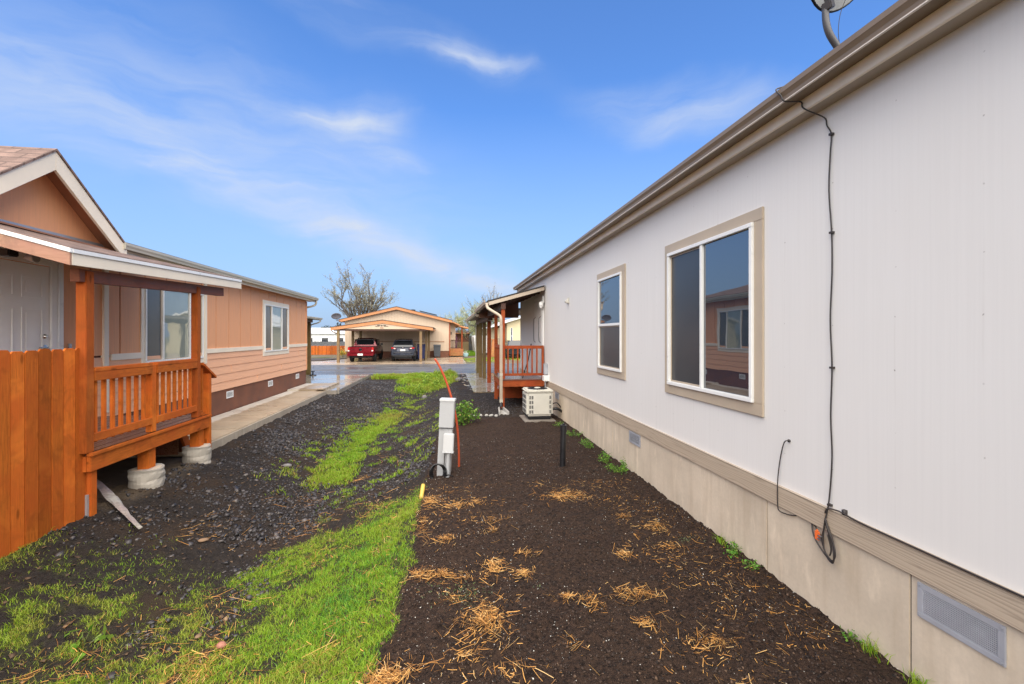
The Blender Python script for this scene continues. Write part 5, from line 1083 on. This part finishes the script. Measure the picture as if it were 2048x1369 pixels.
m = loft(MB(), [ring(SX, SY+.30, HW-.27, 1.46, 1.50, .015), ring(SX, SY+.75, HW-.30, 1.49, 1.565, .02), ring(SX, SY+2.25, HW-.30, 1.50, 1.575, .02), ring(SX, SY+2.5, HW-.33, 1.46, 1.50, .015)]); m.build('roof', M['blue_paint'], sv, bevel=.01, smooth=True)
for s in (-1, 1):
    m = MB().beam((SX+s*(HW-.13), SY+.16, 1.0), (SX+s*(HW-.29), SY+.50, 1.49), .09, .05); m.build('rear_pillar', M['blue_paint'], sv)
    MB().prism([(SX+s*.46, .86), (SX+s*.79, .90), (SX+s*.80, 1.0), (SX+s*.50, .95)], 'y', SY-.03, SY+.14).build('tail_lamp', M['tail_red'], sv, bevel=.012)
    MB().box(*sorted((SX+s*.50, SX+s*.62)), SY-.042, SY-.01, .88, .94).build('reverse_lamp', M['tail_white'], sv)
    MB().obox((SX+s*(HW+.07), SY+2.95, 1.05), (.17, .10, .13)).build('mirror', M['blue_paint'], sv, bevel=.03)
    MB().obox((SX+s*(HW+.07), SY+2.9, 1.05), (.13, .01, .09)).build('mirror_glass', M['chrome'], sv)
    for y in (SY+.85, SY+3.45):
        wheel(sv, SX+s*(HW-.10), y, .335, .21)
        MB().tube([(SX+s*(HW-.01), y+.39*math.cos(a), .335+.39*math.sin(a)) for a in np.linspace(-.1, math.pi+.1, 15)], .03, 6).build('wheel_arch', M['black_plastic'], sv)
    MB().box(*sorted((SX+s*.52, SX+s*.68)), SY-.05, SY+.02, .55, .59).build('reflector', M['tail_red'], sv)
MB().prism([(SX-.42, .72), (SX+.42, .72), (SX+.36, .90), (SX-.36, .90)], 'y', SY-.012, SY+.02).build('tailgate_recess', pmat('pale slate paint', (.16, .17, .21), .3, metal=.3), sv)
MB().box(SX-.17, SX+.17, SY-.03, SY-.012, .73, .86).build('number_plate', M['plate'], sv)
MB().lathe([(.045, -.02), (.045, 0)], (SX, SY-.005, .955), 14, 'y').build('badge', M['chrome'], sv)
m = MB().box(SX-.76, SX+.76, SY-.05, SY+.1, .42, .66); m.build('rear_bumper', M['blue_paint'], sv, bevel=.04)
MB().box(SX-.62, SX+.62, SY-.055, SY+.1, .32, .43).build('lower_bumper', M['black_plastic'], sv, bevel=.02)
MB().box(SX-.6, SX+.6, SY-.06, SY-.02, .625, .655).build('bumper_highlight', M['dish'], sv)
MB().box(SX-.6, SX+.6, SY+.3, SY+4, .18, .33).build('chassis', M['black_plastic'], sv)

# bins
def wheelie(x, y, mat, label, w=.58, h=1.06):
    t = thing('wheelie_bin', label, 'bin', (x, y, 0))
    loft(MB(), [[(x-w*.40, y-w*.42, .08), (x+w*.40, y-w*.42, .08), (x+w*.40, y+w*.40, .08), (x-w*.40, y+w*.40, .08)], [(x-w*.5, y-w*.55, h*.9), (x+w*.5, y-w*.55, h*.9), (x+w*.5, y+w*.5, h*.9), (x-w*.5, y+w*.5, h*.9)]]).build('body', mat, t, bevel=.03)
    MB().prism([(y-w*.60, h*.905), (y+w*.54, h*.905), (y+w*.54, h), (y-w*.2, h*1.02), (y-w*.60, h*.96)], 'x', x-w*.53, x+w*.53).build('lid', mat, t, bevel=.02)
    for s in (-1, 1): MB().lathe([(.11, -.03), (.11, .03)], (x + s*w*.40, y+w*.40, .11), 16, 'x').build('wheel', M['tyre'], t)
    MB().tube([(x-w*.4, y+w*.56, h*.93), (x-w*.4, y+w*.62, h*.93), (x+w*.4, y+w*.62, h*.93), (x+w*.4, y+w*.56, h*.93)], .016, 6).build('handle', M['black_plastic'], t)
wheelie(-.93, 37.7, pmat('slate grey plastic', (.085, .095, .11), .5), 'grey wheelie bin standing against the peach house wall')
wheelie(-2.02, 34.4, pmat('navy blue plastic', (.014, .022, .10), .45), 'navy blue wheelie bin between the suv and the carport posts', .6, 1.15)

# porch at the side of the far house
fp = thing('porch', 'small cedar porch with dark railing and roof at the side of the peach house', 'porch', (.85, 41.5, 0))
MB().box(.15, 1.3, 40.5, 43.5, .60, .66).build('decking', M['cedar_far'], fp)
MB().box(.13, 1.32, 40.46, 40.5, .02, .62).build('skirt_board', M['cedar_far'], fp)
MB().box(.13, 1.0, 40.15, 40.45, .02, .32).build('step', M['cedar_far'], fp, bevel=.01)
MB().box(1.13, 1.25, 40.5, 40.62, .0, 2.55).build('post', M['red_z'], fp)
MB().prism([(.5, 2.84), (1.75, 2.54), (1.75, 2.42), (.5, 2.70)], 'y', 40.2, 43.8).build('roof', M['far_trim'], fp)
m = MB().box(.2, 1.13, 40.52, 40.57, 1.38, 1.42).box(.2, 1.13, 40.52, 40.57, .70, .74); m.build('rail', M['brown_y'], fp)
m = MB()
for i in range(8): x = .22 + i*.125; m.box(x, x+.03, 40.53, 40.56, .74, 1.38)
m.build('balusters', M['brown_y'], fp)
M['flower'] = leaf_mat('purple flowers and leaves', [(0, (.16, .20, .07)), (.25, (.20, .16, .16)), (.4, (.40, .12, .30)), (1, (.55, .25, .48))])
t = thing('potted_plant', 'purple flowering potted plant behind the railing of the far cedar porch', 'potted plant', (.58, 40.9, .66))
MB().lathe([(.13, .66), (.19, .95), (.20, .97), (.17, .97)], (.58, 40.9, 0), 16).build('pot', pmat('plum pot', (.20, .08, .16), .5), t)
C = RNG.normal(0, 1, (420, 3))*np.array([.14, .13, .25]) + np.array([.58, 40.9, 1.38]); C[:, 2] = np.maximum(C[:, 2], .9); leaves('foliage', C, .05 + .05*RNG.random(420), np.clip(RNG.normal(.6, .25, 420), 0, 1), M['flower'], t)
t = thing('planter', 'pale blue planter with white flowers on the ground by the far porch', 'planter', (1.47, 39.0, 0))
MB().lathe([(.16, .0), (.23, .14), (.24, .26), (.20, .28)], (1.47, 39.0, 0), 18).build('pot', pmat('pale blue glaze', (.36, .56, .60), .25), t, smooth=True)
C = RNG.normal(0, 1, (120, 3))*np.array([.11, .11, .07]) + np.array([1.45, 39.0, .36]); leaves('foliage', C, .05 + .04*RNG.random(120), np.clip(RNG.normal(.6, .3, 120), 0, 1), leaf_mat('white flowers', [(0, (.2, .3, .1)), (.4, (.5, .55, .45)), (1, (.75, .72, .68))]), t)

# ---------------------------------------------------------------- buildings and fences further off
M['far_white'] = pmat('bright white sheeting', (.80, .81, .82), .4, .04, .5)
M['slate_fence'] = pmat('dark slate fence', (.085, .09, .10), .7, .2, 1.5, .2, 20, (3, 3, .5))
M['yellow_wall'] = pmat('pale yellow siding', (.66, .57, .36), .6, .05, 1, .15, 20, (.5, .5, 8))
bw = thing('brown_house', 'low brown and tan house beyond the far cedar porch', 'house', (2, 56, 0))
MB().box(-.5, 2.55, 55.0, 62, 1.05, 2.05).build('upper_wall', pmat('dark brown siding', (.19, .085, .05), .7), bw)
MB().box(-.5, 2.50, 55.0, 62, -.1, 1.045).build('lower_wall', pmat('olive tan wall', (.36, .27, .14), .7), bw)
MB().box(-.7, 2.65, 54.7, 62.3, 2.05, 2.17).build('fascia', M['far_trim'], bw)
MB().prism([(54.7, 2.172), (62.3, 2.172), (58.5, 2.5)], 'x', -.7, 2.65).build('roof', M['far_roof'], bw)
def board_fence(name, label, x0, x1, y, z0, z1, mat, w=.14, gap=.01, rail=True):
    t = thing(name, label, 'fence', ((x0+x1)/2, y, 0)); m = MB(); x = x0; rr = random.Random(int(x0*10))
    while x < x1: m.box(x, x+w-gap, y-.02, y, z0, z1 + rr.uniform(-.02, .02)); x += w
    m.build('boards', mat, t); MB().box(x0, x1, y+.002, y+.05, z0+.25, z0+.34).box(x0, x1, y+.002, y+.05, z1-.35, z1-.26).build('rail', mat, t); return t
board_fence('fence', 'dark slate board fence beside the white panel behind the far porch', 2.3, 5.2, 52, -.1, 1.75, M['slate_fence'])
board_fence('fence', 'dark slate board fence in front of the bright white building', -26, -9.6, 58, -.05, 1.10, M['slate_fence'])
board_fence('fence', 'low orange picket fence behind the flower bed across the road', -16, -9.4, 46, -.05, .82, M['cedar_z'], .13, .015)
t = thing('greenhouse', 'bright white long building with shallow roof behind the slate fence', 'building', (-18, 66, 0))
MB().box(-34, -8, 64, 74, -.1, 2.1).build('wall', M['far_white'], t)
MB().prism([(63.6, 2.1), (74.4, 2.1), (69, 2.95)], 'x', -34.3, -7.7).build('roof', M['far_white'], t)
m = MB()
for i in range(12): m.box(-33+i*2, -32.2+i*2, 63.97, 64, .9, 1.5)
m.build('window', M['glass'], t)
t = thing('covered_trailer', 'white covered trailer with slanted end standing on the grass past the far porch', 'trailer', (3.4, 46, 0))
MB().prism([(2.50, 1.74), (2.58, .8), (2.66, .04), (4.6, .04), (4.7, 1.6), (4.55, 1.82), (2.62, 1.82)], 'y', 45, 50).build('cover', M['far_white'], t, bevel=.05)
m = MB()
for y in (46.4, 48): m.lathe([(.3, 0), (.3, .2)], (4.45, y, .2), 16, 'x')
m.build('wheel', M['tyre'], t)
yh = thing('yellow_house', 'pale yellow house with white eaves seen through the red porch', 'house', (7, 40, 0))
MB().prism([(4.95, .4), (11, .4), (11, 3.15), (8.0, 3.9), (4.95, 2.98)], 'y', 38, 50).build('wall', M['yellow_wall'], yh)
MB().box(5.0, 10.9, 38.03, 49.9, -.1, .42).build('skirting', M['skirt_conc'], yh)
for (xa_, za_) in ((4.55, 2.98), (11.4, 3.1)): MB().prism([(8.0, 4.05), (xa_, za_), (xa_, za_-.16), (8.0, 3.88)], 'y', 37.5, 50.3).build('roof', M['far_white'], yh)
MB().box(5.28, 5.38, 37.97, 38.0, 1.1, 2.45).build('window', M['glass'], yh)
m = MB(); m.box(5.24, 5.28, 37.96, 38, 1.05, 2.5); m.box(5.38, 5.42, 37.96, 38, 1.05, 2.5); m.box(5.24, 5.42, 37.95, 37.99, 1.76, 1.80); m.build('window_frame', M['far_white'], yh)
MB().box(4.0, 4.95, 39.5, 48, .4, 2.5).build('side_room', M['yellow_wall'], yh)
MB().prism([(3.5, 2.62), (5.0, 2.95), (5.0, 2.85), (3.5, 2.5)], 'y', 38.6, 48.5).build('side_roof', M['far_white'], yh)
MB().box(4.72, 4.95, 38.9, 39.1, .2, 2.8).build('porch_post', pmat('taupe post', (.22, .17, .12), .6), yh)
m = MB()
for i in range(9): m.box(4.0+i*.11, 4.03+i*.11, 38.7, 38.73, .9, 1.5)
m.box(3.98, 4.95, 38.68, 38.75, 1.5, 1.56); m.build('railing', pmat('weathered grey rail', (.22, .19, .17), .7), yh)
t = thing('wooden_bin', 'orange wooden bin standing by the yellow house porch', 'bin', (3.75, 38, 0))
MB().prism([(3.55, 0), (4.0, 0), (3.95, 1.45), (3.65, 1.45)], 'y', 37.8, 38.3).build('body', M['cedar_far'], t, bevel=.02); MB().box(3.53, 4.0, 37.77, 38.33, 1.452, 1.52).build('lid', M['cedar_far'], t, bevel=.01)
t = thing('parked_car', 'dark car partly visible behind the red porch railing', 'car', (5.3, 35.2, 0)); HWc = .85; X0 = 5.35; Y0 = 34.6
loft(MB(), [ring(X0, Y0, .7, .35, .85, .1), ring(X0, Y0+.2, HWc, .3, .95, .1), ring(X0, Y0+3.9, HWc, .3, .92, .1), ring(X0, Y0+4.2, .7, .35, .8, .1)]).build('body', paint('black car paint', (.02, .022, .025)), t, bevel=.02, smooth=True)
loft(MB(), [ring(X0, Y0+.4, .76, .9, .98, .03), ring(X0, Y0+.9, .74, .9, 1.42, .06, .14), ring(X0, Y0+2.2, .74, .9, 1.44, .06, .14), ring(X0, Y0+3.1, .76, .9, .98, .03)]).build('cabin', M['car_glass'], t, bevel=.02, smooth=True)
for s in (-1, 1):
    for y in (Y0+.8, Y0+3.3): wheel(t, X0+s*(HWc-.1), y, .32, .2)

# flower bed across the road on the left
for i, (x, y, r, h_, col, lb) in enumerate(((-9.3, 42.5, .5, .9, 'orange', 'orange flowering shrub at the left of the far flower bed'), (-8.9, 40.0, .45, .75, 'yellow', 'yellow flowering plant low in the far flower bed'), (-8.55, 41.2, .3, .45, 'teal', 'bluish green low plant in the far flower bed'),
        (-7.95, 41.0, .35, .7, 'red', 'rust red plant in a pot left of the carport post'), (-7.75, 40.4, .3, .5, 'white', 'white flowering plant at the end of the far flower bed'), (-7.55, 39.2, .28, .75, 'pink', 'pink flowering plant beside the carport post'), (-8.75, 41.6, .35, .65, 'yellow', 'tall yellow flowering plant before the orange picket fence'),
        (-7.6, 38.2, .3, .5, 'yellow', 'yellow flowering plant behind the carport post'))):
    cols = {'orange': (.62, .22, .05), 'yellow': (.66, .50, .08), 'teal': (.25, .42, .36), 'red': (.40, .13, .05), 'white': (.72, .70, .60), 'pink': (.66, .30, .40)}[col]
    key = 'flower_' + col
    if key not in M: M[key] = leaf_mat('flowers ' + col, [(0, (.10, .16, .04)), (.4, (.20, .26, .07)), (.5, cols), (1, sc(cols, 1.2))])
    bush('flowering_plant', lb, 'plant', (x, y, 0), (r, r, h_), 260, .085, key, 8, 'plants of the far flower bed', .1)
m = MB().prism([(-11.5, 36.9), (-7.9, 36.9), (-9.0, 33.8), (-11.5, 31.5)], 'z', -.1, .05); o = m.build('flower_bed', pmat('dark bark soil', (.06, .05, .05), .9, .3, 4, .6, 20, bdist=.03)); o['kind'] = 'structure'
# grass by the white trailer
gp = scatter(2600, 1.7, 3.6, 41, 50, lambda x, y: ss(.9, .4, np.abs(x - 2.2))*.9, RNG); o = blades('lawn_patch', gp, .15 + .15*RNG.random(len(gp)), .03, .6, np.clip(RNG.normal(.75, .15, len(gp)), 0, 1), M['grass'], .05); o['kind'] = 'stuff'; tag(o, 'green grass patch between the far porch and white trailer', 'grass')
gp = scatter(3000, 1.2, 6, 30, 41, lambda x, y: ss(.4, .7, fb(x, y, .7, 120)), RNG); o = blades('verge_grass', gp, .05 + .06*RNG.random(len(gp)), .02, 1.0, np.clip(RNG.normal(.3, .2, len(gp)), 0, 1), M['grass'], .05); o['kind'] = 'stuff'; tag(o, 'thin grass on the verge beyond the road', 'grass')

# ---------------------------------------------------------------- trees
M['bark'] = pmat('grey brown bark', (.105, .085, .068), .85, .3, 3, .6, 14, (3, 3, 1), bdist=.02)
M['bud'] = leaf_mat('opening buds', [(0, (.10, .08, .05)), (.4, (.19, .165, .10)), (.8, (.36, .34, .24)), (1, (.52, .50, .40))])
M['bud_green'] = leaf_mat('young leaves', [(0, (.14, .17, .06)), (.5, (.30, .34, .12)), (1, (.60, .60, .40))])
def tree(label, base, trunk_h, trunk_r, height, spread, seed, budmat='bud', nmain=7, density=1.0, group=None, cat='tree', depth=4):
    rr = random.Random(seed); t = thing('bare_tree', label, cat, base, group)
    trunk = MB(); crown = MB(); tips = []; b = Vector(base)
    top = b + Vector((rr.uniform(-.1, .1), rr.uniform(-.1, .1), trunk_h)); trunk.tube([b - Vector((0, 0, .1)), b + Vector((0, 0, .1)), b.lerp(top, .5), top], [trunk_r*1.35, trunk_r*1.1, trunk_r*.95, trunk_r*.9], 10); trunk.build('trunk', M['bark'], t, smooth='all')
    def grow(p, d, L, r, lev):
        k = 5; pts = [p]; rs = [r]; q = p; dd = d.copy()
        for i in range(k):
            dd = (dd + Vector((rr.gauss(0, .10), rr.gauss(0, .10), rr.gauss(.07, .07)))).normalized(); q = q + dd*(L/k); pts.append(q); rs.append(max(.006, r*(1 - .62*(i+1)/k)))
            if lev >= 2: tips.append((q, dd, lev))
        crown.tube(pts, rs, 6 if lev < 2 else 4, False)
        if lev < depth:
            for i in range(2 + (lev < 3) + (rr.random() < .6)):
                u = rr.uniform(.28, .98); j = min(k-1, int(u*k)); pp = pts[j].lerp(pts[j+1], u*k-j); ax = Vector((rr.gauss(0, 1), rr.gauss(0, 1), rr.gauss(0, .6))).cross(dd).normalized()
                nd = (Matrix.Rotation(R(rr.uniform(22, 48)), 3, ax) @ dd).normalized(); nd.z = nd.z*.9 + .12; grow(pp, nd.normalized(), L*rr.uniform(.45, .68), max(.008, rs[j]*.62), lev+1)
    for i in range(nmain):
        a = 6.283*i/nmain + rr.uniform(-.3, .3); el = rr.uniform(.45, 1.25) if i else 1.45; d = Vector((math.cos(a)*math.cos(el)*spread, math.sin(a)*math.cos(el)*spread, math.sin(el))).normalized()
        grow(top - Vector((0, 0, rr.uniform(0, trunk_h*.25))), d, (height - trunk_h)*rr.uniform(.62, .80), trunk_r*rr.uniform(.42, .6), 1)
    crown.build('branches', M['bark'], t, fix=False)
    C = []; 
    for p, d, lev in tips:
        for _ in range(int((1 + lev)*density + rr.random())): C.append((p.x + rr.gauss(0, .07), p.y + rr.gauss(0, .07), p.z + rr.gauss(0, .09)))
    C = np.array(C); leaves('buds', C, .05 + .07*np.random.default_rng(seed).random(len(C)), np.random.default_rng(seed).random(len(C)), M[budmat], t, np.random.default_rng(seed)); return t
tree('big bare spreading tree with pale buds behind the peach house', (-8.7, 48, 0), 1.8, .28, 7.5, .54, 12, 'bud', 11, 1.3, depth=4)
tree('bare twiggy tree with pale buds behind the red porch roof', (4.2, 48, 0), 1.6, .22, 6.9, .65, 5, 'bud', 6, .9, depth=3)
tree('young leafing tree with yellowish green buds left of the olive carport posts', (2.75, 50.5, 0), .9, .10, 4.9, .75, 9, 'bud_green', 6, 1.6)
tree('thin leafing tree behind the wooden bin, seen between the porch posts', (4.3, 54, 0), .9, .14, 5.5, .9, 21, 'bud_green', 6, 2.0)
M['dark_leaf'] = leaf_mat('dark conifer leaves', [(0, (.025, .035, .03)), (1, (.06, .08, .06))])
for (x, y, r, h_, lb) in ((-23.5, 92, 1.5, 3.9, 'dark round tree on the skyline beside the brown house corner'), (-26, 96, 1.6, 3.2, 'low dark tree on the skyline left of the round one'), (-17.5, 95, 1.4, 3.6, 'green tree top showing over the white building'), (-20.8, 90, .7, 4.4, 'narrow dark tree on the skyline right of the round one')):
    t = thing('distant_tree', lb, 'tree', (x, y, 0), 'trees on the skyline'); MB().tube([(x, y, -.1), (x, y, h_*.7)], [.2, .08], 7).build('trunk', M['bark'], t)
    n = 500; C = RNG.normal(0, 1, (n, 3)); C /= np.linalg.norm(C, axis=1)[:, None]; C *= RNG.random(n)[:, None]**.4; C = C*np.array([r, r, h_*.38]) + np.array([x, y, h_*.62]); leaves('crown', C, .25 + .25*RNG.random(n), RNG.random(n), M['dark_leaf'], t)
m = MB()
x = -120.; rr = random.Random(9)
while x < 120:
    w = rr.uniform(4, 14); m.blob((x, 190 + rr.uniform(-10, 10), .5), (w, 4, rr.uniform(1.6, 3.4)), int(x*3), 2, .3); x += w*.9
o = m.build('treeline', pmat('distant grey green foliage', (.10, .13, .12), .9, .3, .4, .5, 2, bdist=.5)); o['kind'] = 'stuff'; tag(o, 'low grey green treeline along the horizon', 'treeline')
# soft wisps: azimuth, elevation, half-sizes, turn, strength
CLOUDS = [(.053, .548, .17, .036, -3, .58), (-.205, .425, .17, .052, 5, .62), (-.12, .362, .12, .035, -4, .5), (.50, .44, .30, .075, -8, .55),
          (-.62, .31, .30, .05, -17, .32), (-.36, .26, .42, .062, -15, .5), (-.05, .165, .42, .055, -14, .6), (.12, .11, .5, .05, -8, .4),
          (-.66, .39, .28, .06, -14, .4), (-.15, .59, .5, .06, -10, .25), (-.40, .36, .65, .22, -12, .42)]
SKY_TINT = (.70, 1.06, 1.52); CLOUD_COL = (3.9, 4.35, 5.2); HAZE_COL = (2.35, 3.2, 4.7); FILL_CLOUD_COL = (6.2, 6.0, 5.7); EXPO = .72
# ---------------------------------------------------------------- light, sky, camera
SUN_EL, SUN_AZ = R(55), R(186)      # azimuth clockwise from +y
w = bpy.data.worlds.new('World'); SC.world = w; w.use_nodes = True; w.node_tree.nodes.clear(); q = NT(w.node_tree)
out = q.n('ShaderNodeOutputWorld'); bg = q.n('ShaderNodeBackground'); w.node_tree.links.new(bg.outputs[0], out.inputs[0]); bg.inputs[1].default_value = .105
sky = q.n('ShaderNodeTexSky', sky_type='NISHITA', sun_disc=False, sun_elevation=SUN_EL, sun_rotation=SUN_AZ, altitude=0, air_density=1.0, dust_density=.6, ozone_density=2.0)
d = q.n('ShaderNodeNewGeometry').outputs['Incoming']; d = q.vmath('MULTIPLY', d, (-1, -1, -1))
s = q.n('ShaderNodeSeparateXYZ'); q.set(s.inputs[0], d)
az = q.math('ARCTAN2', s.outputs[0], s.outputs[1]); el = q.math('ARCSINE', s.outputs[2])
v = q.n('ShaderNodeCombineXYZ'); q.set(v.inputs[0], az); q.set(v.inputs[1], el); v = v.outputs[0]
warp = q.n('ShaderNodeTexNoise'); q.set(warp.inputs['Vector'], v); warp.inputs['Scale'].default_value = 4.5; warp.inputs['Detail'].default_value = 5
wv = q.vmath('ADD', v, q.vmath('MULTIPLY', q.vmath('SUBTRACT', warp.outputs[1], (.5, .5, .5)), (.22, .11, 0)))
mp = q.n('ShaderNodeMapping'); q.set(mp.inputs[0], wv); mp.inputs['Rotation'].default_value = (0, 0, R(18)); mp.inputs['Scale'].default_value = (2.4, 11, 1)
fib = q.noise(mp.outputs[0], 1.5, 5, .56, .4)
total = None
for (a, e, ra, re, rot, amp) in CLOUDS:
    mq = q.n('ShaderNodeMapping', vector_type='TEXTURE'); q.set(mq.inputs[0], wv); mq.inputs['Location'].default_value = (a, e, 0); mq.inputs['Rotation'].default_value = (0, 0, R(rot)); mq.inputs['Scale'].default_value = (ra, re, 1)
    g = q.math('MULTIPLY', q.maprange(q.vmath('LENGTH', mq.outputs[0]), 1.0, 0.0, 0, 1, True), amp); total = g if total is None else q.math('ADD', total, g)
mask = q.math('MULTIPLY', total, q.maprange(fib, .32, .68, .22, 1.2), clamp=True)
tint = q.mix(q.maprange(el, .46, .02, 0, .92), q.mix(1., sky.outputs[0], SKY_TINT, 'MULTIPLY'), HAZE_COL)
deck = q.math('MAXIMUM', q.maprange(el, .78, 1.05, 0, 1, True), q.math('MULTIPLY', q.maprange(s.outputs[1], .05, -.35, 0, 1, True), q.maprange(el, .10, .35, .35, 1, True)))   # bright cloud added out of frame, overhead and behind the camera, as white fill
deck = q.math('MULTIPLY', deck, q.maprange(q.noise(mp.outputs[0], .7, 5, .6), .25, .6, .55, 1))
q.set(bg.inputs[0], q.mix(deck, q.mix(mask, tint, CLOUD_COL), FILL_CLOUD_COL))
sun = bpy.data.lights.new('sun', 'SUN'); sun.energy = 4.8; sun.angle = R(105); sun.color = (1, .93, .83)
so = bpy.data.objects.new('sun', sun); COL.objects.link(so); so.location = (0, -5, 20)
dv = Vector((math.sin(SUN_AZ)*math.cos(SUN_EL), math.cos(SUN_AZ)*math.cos(SUN_EL), math.sin(SUN_EL))); so.rotation_euler = dv.to_track_quat('Z', 'Y').to_euler()
cam = bpy.data.cameras.new('camera'); cam.sensor_width = 36; cam.lens = 36*900/2048; cam.shift_y = -12.5/2048; cam.clip_start = .05; cam.clip_end = 3000
co = bpy.data.objects.new('camera', cam); COL.objects.link(co); co.location = (0, 0, 1.8); co.rotation_euler = (R(90), 0, -math.atan(127/900)); SC.camera = co
SC.view_settings.view_transform = 'Standard'; SC.view_settings.look = 'None'; SC.view_settings.gamma = 1; SC.view_settings.exposure = EXPO
SC.render.engine = 'CYCLES'; SC.cycles.max_bounces = 8; SC.cycles.diffuse_bounces = 4; SC.cycles.use_denoising = True
SC.render.film_transparent = False
